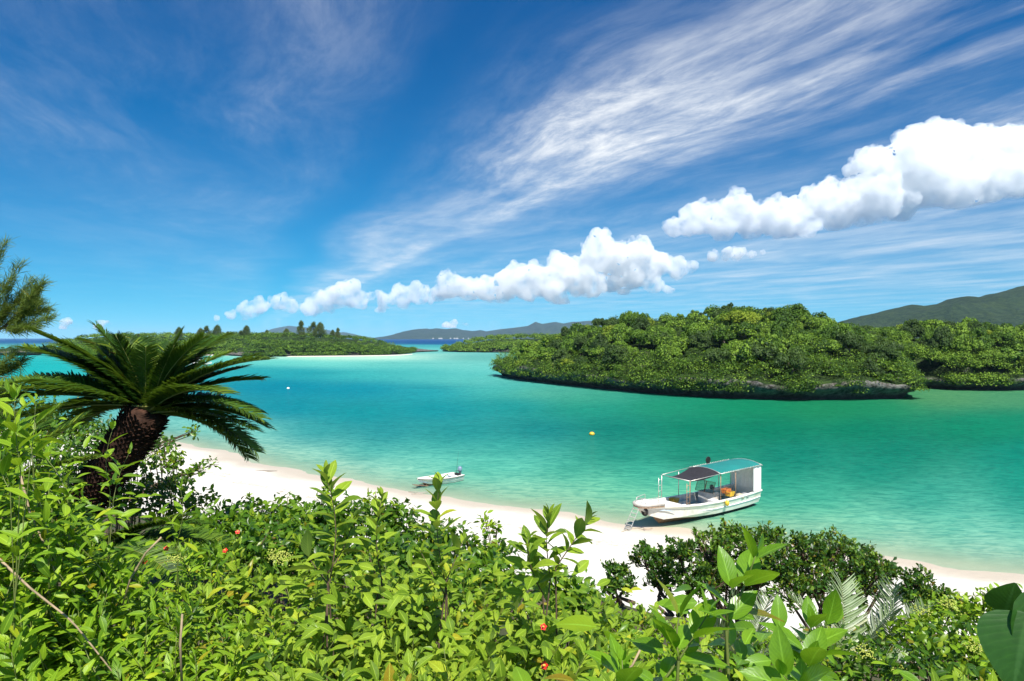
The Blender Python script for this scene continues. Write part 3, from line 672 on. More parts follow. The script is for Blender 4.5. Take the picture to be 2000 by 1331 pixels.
grow(MAIN, main_z, 4.3, lambda k, x, y, ed: k+' tree '+('leaning over the rock edge' if ed < 4 else 'on the summit' if y > interp(x, RID_X, RID_Y)-9 else 'on the lower front slope' if ed < 14 else 'on the middle slope')+' of the limestone islet, '+('towards its left tip' if x/y < .10 else 'left of its middle' if x/y < .24 else 'right of its middle' if x/y < .40 else 'towards its right end'), 'trees of the limestone islet', 460,
     lambda x: interp(x, RID_X, RID_Y)+7, 5, .70, 1.25, 'spiky green pandanus on the slopes of the limestone islet', 'pandanus of the limestone islet')
grow(REAR, rear_z, 4.6, lambda k, x, y, ed: k+' tree '+('at the water edge' if ed < 6 else 'in the canopy')+' of the right headland'+(', next to the islet' if x/y < .64 else ', near the picture edge'), 'trees of the right headland', 220, lambda x: 178, 6, .75, 1.2,
     'spiky pandanus above the rock edge of the right headland', 'pandanus of the right headland', pand_band=5, pand_p=.35)
e = tree(51, 152, main_z(51, 152)+2.0, 1.15, 'yellow-green tree standing out in the islet canopy', 'trees of the limestone islet', LM_YELL, 2, .9)
p_ = P(1112, 655, 186); tree(p_.x, p_.y, p_.z-3.6, .62, 'small yellowish flat-topped tree on the left shoulder of the islet', 'trees of the limestone islet', LM_YELL, 3, 1.15)
p_ = P(1130, 654, 184); tree(p_.x, p_.y, p_.z-3.4, .55, 'small dark tree right beside the yellowish one on the islet shoulder', 'trees of the limestone islet', LM_DARK, 1, 1.2)
p_ = P(1640, 627, 158); tree(p_.x, p_.y, p_.z-4.0, .6, 'lone thin tree sticking up behind the islet summit', 'trees of the limestone islet', LM_DARK, 3, 1.1)
for px, py, w in ((1480, 612, .9), (1506, 610, .95), (1170, 628, .7), (1610, 632, .6), (1370, 618, .7)):
    p_ = P(px, py, 170 if px > 1200 else 187); tree(p_.x, p_.y, p_.z-3.2*w, w, 'tree crown standing proud of the islet skyline', 'trees of the limestone islet', LM_DARK, None, 1.1)

# low scrub that clothes the islet between the trees
def scrub(name, poly, zfun, n, leaf, seed, label, mat, ymax, dz=(.2, 1.4), clump=1.6, flat=.7, lip=2.6, edge=.55, front=None):
    r = np.random.default_rng(seed); xs = [p[0] for p in poly]; ys = [p[1] for p in poly]
    C = []
    while len(C) < n//60:
        if r.random() < edge:                       # hanging over the rock edge
            i = r.integers(0, len(poly)) if front is None else r.integers(1, front); a = np.array(poly[i-1]); b = np.array(poly[i]); q = a+(b-a)*r.random()
            if r.random() < .5:
                if (lip < 2 or q[0] > 38) and mnoise.noise(Vector((q[0]*.11, q[1]*.11, seed))) < (.22 if lip > 2 else -.05): continue
                C.append((q[0]+r.normal()*.5, q[1]+r.uniform(-.9, 1.2), lip*r.uniform(.5, 1.3))); continue
            yy = q[1]+r.uniform(.5, 11)
            C.append((q[0], yy, max(zfun(q[0], yy), lip)+r.uniform(0, 1.5))); continue
        x, y = r.uniform(min(xs), max(xs)), r.uniform(min(ys), max(ys))
        if inside(poly, x, y) and y < ymax(x): C.append((x, y, max(zfun(x, y), min(1.9, lip))+r.uniform(*dz)))
    C = np.array(C); ci = np.repeat(np.arange(len(C)), 60); k = len(ci)
    e = rand_dirs(k, r); e[:, 2] = np.abs(e[:, 2])
    pos = C[ci] + e*np.array([1, 1, flat])*clump*r.uniform(.5, 1.1, (k, 1))*r.uniform(.6, 1.3, len(C))[ci][:, None]
    up = nrm(e*.6+np.array([0, 0, .6])+r.normal(size=(k, 3))*.4); M = frames(np.cross(up, rand_dirs(k, r)), up)
    tone = np.clip(r.uniform(0, .6, len(C))[ci] + r.uniform(0, .35, k), 0, .97)
    ob(name, scat_mesh(name, QUAD, pos, M, leaf*r.uniform(.6, 1.3, k), tone), mat, kind='stuff', label=label, category='scrub')
scrub('scrub', MAIN, main_z, 80000, .29, 31, 'tangled low scrub between the trees of the limestone islet', LM_TREE, lambda x: interp(x, RID_X, RID_Y)+5, front=13, edge=.78)
scrub('scrub', REAR, rear_z, 70000, .31, 32, 'tangled low scrub on the right headland', LM_TREE, lambda x: 182, lip=2.2, edge=.75, front=8)
# the far woods read as one mass each
scrub('woodland', LEFTI, left_z, 90000, .70, 33, 'dense low woodland covering the left islet', LM_TREE, lambda x: 520, (.0, 1.8), 2.3, lip=1.1, front=9, edge=.5)
scrub('woodland', LEFT2, left2_z, 90000, .80, 34, 'green woodland on the headland behind the cycad', LM_TREE, lambda x: 600, (.0, 1.8), 3.0, lip=1.2, front=6, edge=.5)
scrub('woodland', MIDI, mid_z, 50000, .85, 35, 'green woodland on the small islet right of the strait', LM_TREE, lambda x: 600, (.4, 3.0), 2.6, lip=1.3, front=6, edge=.5)
scrub('scrub', LEFT3, lambda x, y: 3.0, 6000, .8, 36, 'thin scrub on the dark rocky point at the left edge', LM_DARK, lambda x: 600, (.0, 1.5), 1.6)

# casuarinas standing above the left islet
def casu_mesh(seed, h, w):
    """ragged crown: needle sprays gathered in plumes along rising boughs"""
    r = np.random.default_rng(seed); K = 34; n = 230
    t = r.uniform(.18, 1, K)**.9; a = r.uniform(0, 2*math.pi, K); rad = w*np.clip(1.12-t, .08, .85)*r.uniform(.25, 1.25, K)
    cen = np.stack([np.cos(a)*rad, np.sin(a)*rad, h*(t*.93 + r.normal(size=K)*.02)], -1); size = r.uniform(.65, 1.45, K)*(1.25-.6*t)
    ci = np.repeat(np.arange(K), n); e = rand_dirs(K*n, r)
    pos = cen[ci] + e*size[ci][:, None]*np.array([1, 1, 1.25])*r.uniform(.2, 1, (K*n, 1))
    out = np.stack([np.cos(a), np.sin(a), np.full(K, .9)], -1)[ci]
    d = nrm(e*.8+out*.8+r.normal(size=e.shape)*.3); up = nrm(rand_dirs(K*n, r)+np.array([0, 0, .5]))
    return scat_mesh('crown', SPIKE, pos, frames(d, up), r.uniform(.5, 1.1, K*n), np.clip(r.uniform(0, .55, K)[ci]+r.uniform(0, .42, K*n), 0, .97))
CAS = [casu_mesh(5, 11, 3.2), casu_mesh(6, 10, 4.4), casu_mesh(7, 9, 4.0)]
for (px, py, d, k, s, lab) in (
    (588, 627, 440, 0, 1.0, 'slim dark casuarina left of the tall pair on the left islet'), (612, 629, 440, 1, 1.0, 'tallest broad casuarina of the left islet'), (626, 631, 442, 2, 1.05, 'casuarina leaning against the tallest one on the left islet'),
    (660, 641, 445, 0, .7, 'small casuarina right of the tall group on the left islet'), (650, 645, 445, 2, .55, 'lowest casuarina right of the tall group on the left islet'),
    (560, 643, 450, 2, .9, 'broad pale casuarina left of the slim one'), (521, 645, 470, 0, .7, 'lone narrow casuarina in the dip of the left skyline'),
    (482, 637, 480, 2, 1.0, 'dark casuarina right of the ragged row on the headland'), (470, 646, 480, 1, .8, 'low casuarina under the dark one on the headland'), (445, 648, 480, 1, .7, 'low pale casuarina in the ragged row on the headland'),
    (425, 636, 480, 2, 1.1, 'tall pointed casuarina in the ragged row on the headland'), (403, 637, 480, 1, 1.05, 'broad casuarina in the ragged row on the headland'), (392, 642, 480, 2, .9, 'leftmost casuarina of the ragged row on the headland'),
    (350, 640, 480, 2, .9, 'casuarina with a forked top showing between the cycad fronds'), (270, 652, 500, 0, .5, 'small tree top behind the upright cycad frond')):
    top = P(px, py, d); hh = (11, 10, 9)[k]*s
    e = thing('casuarina_tree', lab, 'tree', (top.x, top.y, top.z-hh), 'casuarinas on the left shore')
    c = ob('crown', CAS[k], LM_CASU, e); c.scale = (s, s, s)
    MB().tube([(0, 0, -2), (.1, 0, hh*.5), (0, 0, hh*.92)], [.25*s, .16*s, .04*s], 6).obj('trunk', BARK, e, True)
SANDM = bpy.data.materials['sand']
def spit(name, pts, w, label):
    V = []; n = len(pts)
    for i, (px, py) in enumerate(pts):
        c = Wt(px, py); k = math.sin(math.pi*(i+.35)/n)**.5
        for o, z in ((-w*k, -.08), (-w*.4*k, .10), (0, .16), (w*1.6*k, .35)): V.append((c.x+mnoise.noise(Vector((i, o, 1)))*1.2, c.y+o, z))
    Fs = [(i*4+j, (i+1)*4+j, (i+1)*4+j+1, i*4+j+1) for i in range(n-1) for j in range(3)]
    ob(name, mesh_np(name, V, Fs), SANDM, kind='structure', label=label, category='beach')
spit('sand_spit', [(560, 697.4), (600, 697.2), (650, 696.8), (700, 696.4), (740, 695.8), (770, 695), (790, 694), (805, 693)], 5, 'narrow sand spit at the foot of the left islet')
spit('far_beach', [(250, 692.3), (290, 693.2), (330, 693.8), (380, 694.2), (430, 694.6), (480, 694.8), (530, 694.5), (560, 695)], 8, 'strip of white beach on the headland behind the cycad')
# houses on the far shore
hw = plain('far_white_walls', (.38, .37, .35), .8)
for i, px in enumerate((846, 858, 862, 880, 888, 893, 905, 915)):
    b = P(px, 659.4, 5560); w = R.uniform(8, 20)
    e = MB().box((0, 0, 3.5), (w, 14, 7)).box((0, 0, 8.4), (w*.7, 10, 3), taper=.6).obj('far_house', hw, None, loc=(b.x, b.y, 2), label='tiny pale building on the far shore below the hills', category='building', group='buildings on the far shore')
# ------------------------------------------------------------------ foreground plants
YG = (.42, .55, .03)
LM_A = leaf_mat('olive_broad_leaf', [(0.086, 0.167, 0.0119), (0.143, 0.248, 0.0168), (0.214, 0.328, 0.0224), (0.286, 0.394, 0.0308)], YG, .36, .42, rib=.45, midrib=.45, spec=.2, backpale=.35)
LM_L = leaf_mat('light_green_leaf', [(0.063, 0.144, 0.0091), (0.116, 0.231, 0.0105), (0.189, 0.319, 0.0154), (0.269, 0.398, 0.0224)], (.36, .55, .02), .36, .38, rib=.15, midrib=.4, spec=.25)
LM_M = leaf_mat('glossy_green_leaf', [(0.023, 0.068, 0.0064), (0.049, 0.121, 0.0088), (0.097, 0.196, 0.0112), (0.162, 0.257, 0.0152)], (.25, .48, .02), .3, .35, midrib=.25, spec=.3)
LM_D = leaf_mat('dark_shrub_leaf', [(0.018, 0.057, 0.009), (0.040, 0.110, 0.013), (0.081, 0.181, 0.016), (0.150, 0.250, 0.025)], (.25, .40, .02), .28, .4, spec=.4)
LM_T = leaf_mat('large_fresh_leaf', [(0.094, 0.204, 0.010), (0.122, 0.252, 0.012), (0.158, 0.300, 0.017)], (.36, .62, .02), .42, .32, rib=.10, midrib=.5, spec=.5)
LM_H = leaf_mat('broad_dark_leaf', [(.020, .075, .008), (.028, .09, .010)], (.10, .30, .01), .3, .4, rib=.08, midrib=.4, spec=.45)
LM_C = leaf_mat('cycad_leaflet', [(0.016, 0.046, 0.006), (0.028, 0.074, 0.009), (0.056, 0.121, 0.014), (0.132, 0.217, 0.023)], (.22, .36, .02), .22, .48, spec=.22)
LM_P = leaf_mat('silvery_palm_leaflet', [(.16, .23, .09), (.26, .33, .18), (.38, .43, .30)], (.3, .42, .1), .25, .42, spec=.45)
STEM_G = plain('green_stem', (.12, .15, .03), .6, var=.2)
STEM_P = plain('pale_woody_stem', (.30, .22, .13), .8, var=.25, scale=30)
STEM_B = plain('brown_branch', (.10, .065, .04), .9, var=.3, scale=20)
RACHIS = plain('frond_midrib', (.20, .21, .05), .5, var=.2)
CYBARK = plain('cycad_bark', (.036, .019, .013), .95, var=.5, scale=20, bump=.6, spec=.1, dirt=(.11, .05, .03))
RED = plain('red_petals', (.62, .018, .012), .5); REDC = plain('flower_heart', (.7, .35, .05), .5)
YGF = plain('yellow_green_blossom', (.38, .42, .07), .7)

TA = [leaf_T(1, .41, .14, .16, 6, .5, .012, seed=i) for i in range(3)] + [leaf_T(1, .43, .20, .30, 6, .52, .012, seed=i) for i in range(3)]
TL = [leaf_T(1, .33, .16, .16, 5, .42, .010, seed=i) for i in range(3)] + [leaf_T(1, .31, .18, .30, 5, .40, .012, seed=i) for i in range(3)]
TT = [leaf_T(1, .47, .14, .16, 8, .42, .012, seed=i) for i in range(4)]
TS = leaf_T(1, .50, .15, .2, 3, .5)          # small leaf
TO = leaf_T(1, .52, .12, .10, 3, .62)        # small spoon leaf
def leaf_meshes(Ts, mat, nm):
    out = []
    for T in Ts:
        me = mesh_np(nm, T[0], T[1], T[2]); me.materials.append(mat); out.append(me)
    return out
ML = {'A': leaf_meshes(TA, LM_A, 'leaf'), 'L': leaf_meshes(TL, LM_L, 'leaf'), 'T': leaf_meshes(TT, LM_T, 'leaf'), 'M': leaf_meshes(TL, LM_M, 'leaf')}
TPL = {'A': TA, 'L': TL, 'T': TT, 'M': TL}; MATS = {'A': LM_A, 'L': LM_L, 'T': LM_T, 'M': LM_M}

def shoot(base, tip, nodes, L, kind, r, opp=True, bend=.08):
    """stem points and leaves (pos, dir, up, scale) of one leafy shoot"""
    base = Vector(base); tip = Vector(tip); ax = (tip-base); ln = ax.length; axn = ax.normalized()
    side = axn.orthogonal().normalized(); side = (Matrix.Rotation(r.uniform(0, 6.28), 3, axn) @ side)
    def pt(t): return base + ax*t + side*(math.sin(math.pi*t)*bend*ln)
    lv = []; ph = r.uniform(0, 6.28)
    for j in range(nodes):
        t = (j+.35)/(nodes-.4) if nodes > 1 else 1; t = min(t, 1)
        p = pt(t); a = math.radians(60-36*t**1.5 + r.uniform(-10, 10))
        sc = L*(.80+.32*math.sin(math.pi*min(1, t*1.05)))*r.uniform(.82, 1.12)*(.62 if t > .93 else 1)
        for q in range(2 if opp else 1):
            th = ph + (j*1.5708 + q*math.pi if opp else j*2.4) + r.uniform(-.3, .3)
            rad = Matrix.Rotation(th, 3, axn) @ side
            d = axn*math.cos(a) + rad*math.sin(a); d.z -= .10*(1-t); d.normalize()
            up = axn*math.sin(a) - rad*math.cos(a) + Vector((r.gauss(0, .22), r.gauss(0, .22), r.gauss(.15, .2))) + sd*.32
            lv.append((p + rad*.004, d, up, sc*r.uniform(.9, 1.08)))
    if nodes > 2: lv.append((pt(1), (axn+side*.25).normalized(), rad, L*.42))
    return [pt(i/5) for i in range(6)], lv
def leaf_matrix(p, d, up, s):
    y = Vector(d).normalized(); x = y.cross(Vector(up)); x = x.normalized() if x.length > 1e-6 else y.orthogonal().normalized(); z = x.cross(y)
    M = Matrix((x, y, z)).transposed().to_4x4(); return Matrix.Translation(p) @ M @ Matrix.Diagonal((s, s, s, 1))
def place_leaf(me, parent, base, p, d, up, s, name='leaf'):
    o = bpy.data.objects.new(name, me); COL.objects.link(o); o.parent = parent; o.matrix_basis = leaf_matrix(Vector(p)-base, d, up, s); return o
def joined_leaves(name, lv, Ts, mat, parent, base, r):
    pos = np.array([np.array(l[0])-np.array(base) for l in lv]); D = np.array([l[1] for l in lv]); U = np.array([l[2] for l in lv]); S = np.array([l[3] for l in lv])
    k = np.array([r.randrange(len(Ts)) for _ in lv]); Vs = []; Fs = []; UVs = []; TN = []; off = 0
    tone = np.array([r.uniform(0, .98) for _ in lv])
    for q in range(len(Ts)):
        m = k == q
        if not m.any(): continue
        V, FF, UV, tn = scatter(Ts[q], pos[m], frames(D[m], U[m]), S[m], tone[m]); Vs.append(V); Fs.append(FF+off); UVs.append(UV); TN.append(tn); off += len(V)
    me = mesh_np(name, np.concatenate(Vs), np.concatenate(Fs), np.concatenate(UVs), np.concatenate(TN))
    return ob(name, me, mat, parent, kind='stuff')
SHRUBS = []
def shrub(name, label, group, shoots, kind, leaf_objects, r, root=None, stem_mat=STEM_G, fill=0, fillL=.08, cat='shrub', stem_r=.0024):
    """shoots: list of (base, tip, nodes, leaf length, opposite)"""
    cen = sum((Vector(s[0]) for s in shoots), Vector())/len(shoots)
    if root is None: root = Vector((cen.x, cen.y, min(gz(cen.x, cen.y), min(s[0][2] for s in shoots)-.1)))
    e = thing(name, label, cat, root, group); SHRUBS.append((e, cen, root))
    mb = MB(); all_lv = []
    for (b, tp, nd, L, opp) in shoots:
        pts, lv = shoot(b, tp, nd, L, kind, r, opp)
        mid = root.lerp(Vector(b), .55) + Vector((r.uniform(-.08, .08), r.uniform(-.08, .08), .05))
        mb.tube([Vector((0, 0, -.05)), mid-root, Vector(b)-root], [stem_r*2.6, stem_r*2, stem_r*1.4], 5, False)
        mb.tube([p-root for p in pts], [stem_r*(1.35-.95*i/5) for i in range(6)], 5)
        all_lv += lv
    mb.obj('stems', stem_mat, e, True)
    if leaf_objects:
        all_lv.sort(key=lambda l: (Vector(l[0])-Vector((0, 0, H))).length)
        for l in all_lv[:300]: place_leaf(ML[kind][r.randrange(len(ML[kind]))], e, root, *l)
        rest = all_lv[300:]
    else: rest = all_lv
    if fill:
        for _ in range(fill):
            s = shoots[r.randrange(len(shoots))]; k_ = r.uniform(-.25, .75) if (Vector(s[0])-root).length < 1.2 else r.uniform(0, .75)*.6/(Vector(s[0])-root).length; p = Vector(s[0]).lerp(root, k_) + Vector((r.gauss(0, .13), r.gauss(0, .13), r.gauss(0, .06)))
            d = Vector((r.gauss(0, 1), r.gauss(0, 1), r.gauss(.1, .5))).normalized()
            rest.append((p, d, Vector((r.gauss(0, .35), r.gauss(-.2, .35), .6)) + sd*.6, fillL*r.uniform(.7, 1.15)))
    if rest: joined_leaves('inner_foliage', rest, TPL[kind], MATS[kind], e, root, r)
    return e

r4 = random.Random(4)
TOPX = [-40, 0, 60, 120, 230, 300, 360, 420, 560, 700, 860, 980, 1100, 1200, 1300, 1400, 1550, 1700, 1800, 1900, 2040]
TOPY = [770, 775, 800, 930, 1070, 1085, 1040, 1060, 1085, 1100, 1095, 1110, 1130, 1185, 1235, 1280, 1310, 1320, 1310, 1300, 1280]
DTOP = [3.0, 3.0, 3.0, 3.1, 3.3, 3.8, 4.0, 4.2, 4.3, 4.3, 4.2, 4.2, 4.2, 4.0, 3.8, 3.4, 3.2, 3.2, 3.2, 3.2, 3.2]
cells = {}
py = 1400.0
rows = 0
while py > 760:
    px = -60 + r4.uniform(0, 40)
    while px < 2060:
        top = interp(px, TOPX, TOPY)
        t = min(1, max(0, (1400-py)/(1400-top)))
        d = 1.95 + (interp(px, TOPX, DTOP)-1.95)*t**1.15
        sp = 110/d
        if py >= top + r4.uniform(-6, 26):
            q = P(px + r4.uniform(-.4, .4)*sp, py + r4.uniform(-.4, .4)*sp*.7, d + r4.uniform(-.15, .15)); q.z += .16*mnoise.noise(Vector((q.x*1.6, q.y*1.6, 4))) + r4.gauss(0, .05) - .04
            kind = 'L' if px < 480 + r4.uniform(-140, 140) else 'A'
            if px > 1250 and r4.random() < .6: kind = 'L'
            if r4.random() < .12: kind = 'M'
            cells.setdefault((int(math.floor(q.x/.75)), int(math.floor(q.y/.8)), kind), []).append((q, d))
        px += sp
    py -= 27 if py > 1150 else 22
LAB = {'A': 'olive-green broad-leaved shrub in the thicket below the viewpoint', 'L': 'bright green narrow-leaved shrub in the thicket below the viewpoint', 'M': 'dark glossy-leaved shrub in the thicket below the viewpoint'}
GRP = {'A': 'olive shrubs in the foreground thicket', 'L': 'bright green shrubs in the foreground thicket', 'M': 'glossy shrubs in the foreground thicket'}
NLEAF = [0]
for (cx, cy, kind), tips in sorted(cells.items()):
    mx_ = sum(1000+q.x/q.y*F for q, _ in tips)/len(tips); md_ = sum(d for _, d in tips)/len(tips)
    where = ('at the left edge' if mx_ < 220 else 'below the cycad' if mx_ < 520 else 'below the tall shoots' if mx_ < 900 else 'below the tour boat' if mx_ < 1350 else 'near the large-leaved shoots' if mx_ < 1700 else 'in the right corner')
    lab_ = LAB[kind].replace('in the thicket below the viewpoint', ('close to the lens' if md_ < 2.5 else 'in the middle of the thicket' if md_ < 3.2 else 'at the back of the thicket')+', '+where)
    sh = []
    for q, d in tips:
        ax = Vector((r4.gauss(0, .34), r4.gauss(-.05, .30), 1)).normalized()
        ln = r4.uniform(.22, .36) if kind != 'M' else r4.uniform(.14, .24)
        L = {'A': .094, 'L': .083, 'M': .070}[kind]*r4.uniform(.85, 1.15)
        sh.append((q-ax*ln, q, r4.randint(6, 9), L, r4.random() < .7))
    near = min(d for _, d in tips) < 2.75
    near = near and kind != 'M'
    shrub('broadleaf_shrub' if kind == 'A' else ('narrowleaf_shrub' if kind == 'L' else 'glossy_shrub'), lab_, GRP[kind], sh, kind, near, r4, fill=46*len(sh), fillL=.07)

# tall shoots that stand up in front of the sand
def hero(label, specs, kind, d, L, nodes, group=None, stem=STEM_B, name='guava_shoot', sr=.0026, opp=True):
    sh = [(P(b[0], b[1], d), P(t[0], t[1], d+dd), nodes if n is None else n, L, opp) for b, t, dd, n in specs]
    return shrub(name, label, group, sh, kind, True, r4, stem_mat=stem, stem_r=sr, fill=26*len(sh), fillL=L*.8)
hero('tallest leafy shoot, topped by a pale translucent leaf, standing against the sand', [((645, 1130), (634, 922), .0, 12), ((640, 1120), (690, 1010), .1, 4), ((640, 1140), (585, 1060), .05, 4)], 'A', 3.0, .128, 8)
hero('leafy shoot standing in front of the small motorboat', [((872, 1150), (858, 940), .0, 12), ((870, 1140), (905, 1055), .1, 4), ((868, 1160), (820, 1075), .0, 4)], 'A', 3.2, .122, 8)
hero('two-branched leafy shoot against the sand left of the tour boat', [((1075, 1130), (1072, 1003), 0, 9), ((1085, 1110), (1152, 1012), .1, 8), ((1060, 1160), (1032, 1050), -.1, 8)], 'A', 3.1, .120, 5)
hero('short leafy shoot between the two tall ones', [((745, 1130), (747, 968), 0, 9), ((740, 1140), (715, 1040), .1, 4)], 'A', 3.6, .120, 6)
hero('fresh green leafy shoot beside the cycad trunk', [((345, 1060), (352, 952), 0, 5), ((350, 1070), (318, 1000), .1, 4)], 'L', 3.4, .095, 5, stem=STEM_G, sr=.0014)
hero('light green shoot at the upper left edge in front of the cycad', [((40, 920), (28, 772), 0, 5), ((60, 900), (70, 780), .2, 4), ((20, 960), (0, 850), .1, 5)], 'L', 2.3, .10, 5, stem=STEM_G, sr=.0012)
hero('light green shoot in front of the cycad trunk', [((215, 960), (222, 832), 0, 5), ((220, 990), (255, 880), .1, 4)], 'L', 3.0, .095, 5, stem=STEM_G, sr=.0014)
hero('large-leaved shoot in front of the dark beach shrub', [((1422, 1215), (1478, 1078), 0, 3), ((1418, 1230), (1432, 1130), -.03, 2)], 'T', 1.65, .118, 3, stem=STEM_G, name='large_leaf_shoot', sr=.0028)
hero('large-leaved shoot leaning right at the bottom centre-right', [((1285, 1345), (1385, 1195), 0, 4), ((1325, 1290), (1330, 1190), .04, 2)], 'T', 1.6, .125, 4, stem=STEM_G, name='large_leaf_shoot', sr=.0028)
hero('large-leaved shoot in front of the silvery palm fronds', [((1575, 1330), (1585, 1215), 0, 3), ((1585, 1300), (1618, 1205), .05, 2)], 'T', 1.75, .112, 3, stem=STEM_G, name='large_leaf_shoot', sr=.0028)
hero('large-leaved shoot at the bottom edge under the silvery palm', [((1560, 1400), (1580, 1290), 0, 3), ((1570, 1400), (1530, 1320), -.05, 3)], 'T', 1.5, .12, 3, stem=STEM_G, name='large_leaf_shoot', sr=.0028)
hero('large-leaved shoot at the bottom edge left of the silvery palm', [((1200, 1420), (1215, 1290), 0, 4)], 'T', 1.6, .115, 4, stem=STEM_G, name='large_leaf_shoot', sr=.0028)

# one broad dark leaf close to the lens side and its curled young leaf
def heart_mesh(L, W, seed):
    T = leaf_T(L, W, .10, .18, 10, .36, .008, tipw=.10, seed=seed); me = mesh_np('leaf', T[0], T[1], T[2]); me.materials.append(LM_H); return me
rt = P(2050, 1420, 1.25); rt.z -= .5
e = thing('broad_leaf_plant', 'plant with a huge dark leaf at the lower right corner', 'plant', rt)
hm = heart_mesh(1, .95, 3)
for (a, b, d0, s, up) in (((2010, 1200), (1965, 1400), 1.15, .128, (-.55, -.75, .45)), ((1962, 1200), (1985, 1130), 1.5, .085, (-.5, -.6, .2)), ((2030, 1150), (2045, 1330), 1.2, .17, (.3, -.7, .5))):
    p0 = P(*a, d0); p1 = P(*b, d0-.05); place_leaf(hm, e, rt, p0, (p1-p0).normalized(), up, s)
    MB().tube([Vector((0, 0, 0)), (p0-rt)*.6+Vector((.03, 0, .05)), p0-rt], [.006, .005, .003], 6).obj('leaf_stalk', STEM_G, e, True)

# rounded bushes further down the slope
def bush(px, py, rp, d, L, mat, T, label, group, name='bush', dens=16.0, tuft=False, squash=.8, stem=STEM_B, cat='bush', seed=None, reach=False):
    c = P(px, py, d); rad = rp/F*d
    g = np.random.default_rng(seed if seed is not None else int(px*7+py))
    root = Vector((c.x + g.normal()*.1, c.y+.1, gz(c.x, c.y)-.05)); 
    if root.z > c.z-.15: root.z = c.z-.4
    if reach: root = c + Vector((-.9, -.25, -.42))
    e = thing(name, label, cat, root, group); SHRUBS.append((e, c, root))
    n = int(dens*(rad/L)**2)
    sub = rand_dirs(14, g); sub[:, 2] = np.abs(sub[:, 2])*1.2-.55; sub = nrm(sub); sc = sub*rad*.62*np.array([1, 1, squash]); sr = rad*g.uniform(.32, .6, 14)
    if tuft:
        k = n//9; si = g.integers(0, 14, k); dd = rand_dirs(k, g); dd[:, 2] = dd[:, 2]*.7+.35; dd = nrm(dd)
        tp = sc[si] + dd*sr[si][:, None]*g.uniform(.5, 1.1, (k, 1)); ax = nrm(dd+np.array([0, 0, .9])+g.normal(size=(k, 3))*.25)
        ti = np.repeat(np.arange(k), 9); d3 = nrm(ax[ti]*.75 + rand_dirs(k*9, g)*.8); pos = tp[ti] + d3*L*.15
        up = nrm(ax[ti]*.6 - d3*.3 + g.normal(size=d3.shape)*.3 + np.array([0, -.1, .3])); tone = np.clip(g.uniform(0, .6, k)[ti]+g.uniform(0, .37, k*9), 0, .97)
    else:
        si = g.integers(0, 14, n); dd = rand_dirs(n, g); dd[:, 2] = dd[:, 2]*.8+.25; dd = nrm(dd)
        pos = sc[si] + dd*sr[si][:, None]*g.uniform(.45, 1.08, (n, 1)); d3 = nrm(dd*.5+rand_dirs(n, g)); up = nrm(dd+np.array([0, -.25, .8])+g.normal(size=dd.shape)*.4)
        tone = np.clip(g.uniform(0, .5, 14)[si]+g.uniform(0, .47, n), 0, .97)
    off = np.array(c-root)
    me = scat_mesh('foliage', T, pos+off, frames(d3, up), L*g.uniform(.7, 1.15, len(pos)), tone)
    ob('foliage', me, mat, e, kind='stuff')
    mb = MB()
    for i in range(6):
        q = Vector(sc[i]+off); m1 = q*g.uniform(.45, .6)+Vector((g.normal()*.06, g.normal()*.06, .03))
        mb.tube([(g.normal()*.03, g.normal()*.03, 0), m1, q, q+Vector(sub[i])*sr[i]*.7], [.009, .007, .005, .003], 5, False)
    mb.obj('stems', stem, e, True)
    return e
LB1, GB1 = 'glossy bush at the slope edge', 'glossy bushes along the slope edge'
for px, py, rp, d in ((430, 1025, 66, 6.5), (520, 1020, 66, 7), (470, 1005, 40, 7.5), (610, 1015, 62, 8), (560, 1005, 45, 8), (660, 1000, 50, 8.2), (715, 1010, 55, 8), (770, 1020, 50, 8), (830, 1055, 55, 7.5), (880, 1050, 45, 7.6), (925, 1080, 52, 7), (970, 1072, 40, 7.4), (480, 1085, 80, 5.5), (640, 1090, 90, 5.5), (560, 1060, 60, 6.4), (800, 1110, 90, 5.5), (730, 1070, 60, 6.5), (950, 1140, 80, 5), (1000, 1120, 45, 6), (1100, 1165, 62, 5), (1160, 1185, 56, 5.2), (400, 1075, 60, 5.6)):
    bush(px, py+rp*.25, rp*1.15, d, .085, LM_M, TS, LB1+(', left of the tallest shoot' if px < 600 else ', between the two tall shoots' if px < 840 else ', right of the motorboat shoot' if px < 1010 else ', below the two-branched shoot')+(', furthest row' if d > 7 else ', nearer row'), GB1, dens=30)
for px, py, rp, d in ((640, 968, 26, 8.6), (735, 985, 32, 8.4), (955, 1030, 28, 7.8), (500, 985, 25, 8.6), (395, 975, 30, 8.2)):
    bush(px, py, rp, d, .08, LM_L, TS, 'light green sprig standing up along the slope edge', 'light sprigs along the slope edge', dens=14)
LB2, GB2 = 'shady bush behind the cycad trunk', 'bushes behind the cycad'
for px, py, rp, d in ((110, 850, 60, 9), (180, 870, 66, 9), (240, 860, 50, 9.5), (70, 815, 50, 9.6), (150, 820, 45, 9.8), (250, 915, 60, 8.5), (325, 910, 40, 9), (312, 955, 48, 8.6), (60, 890, 80, 8), (150, 950, 90, 7.6), (20, 960, 80, 6.6), (345, 1005, 52, 7.8), (260, 990, 70, 7.4), (-10, 830, 60, 9), (300, 870, 32, 9.4)):
    bush(px, py, rp, d, .075, LM_M if px % 4 else LM_D, TS, LB2+(', at the left edge' if px < 90 else ', left of the trunk' if px < 200 else ', right at the trunk' if px < 280 else ', right of the trunk'), GB2, dens=18)
LB3, GB3 = 'round-leaved bush reaching out over the sand beside the cycad', 'round-leaved bushes by the sand'
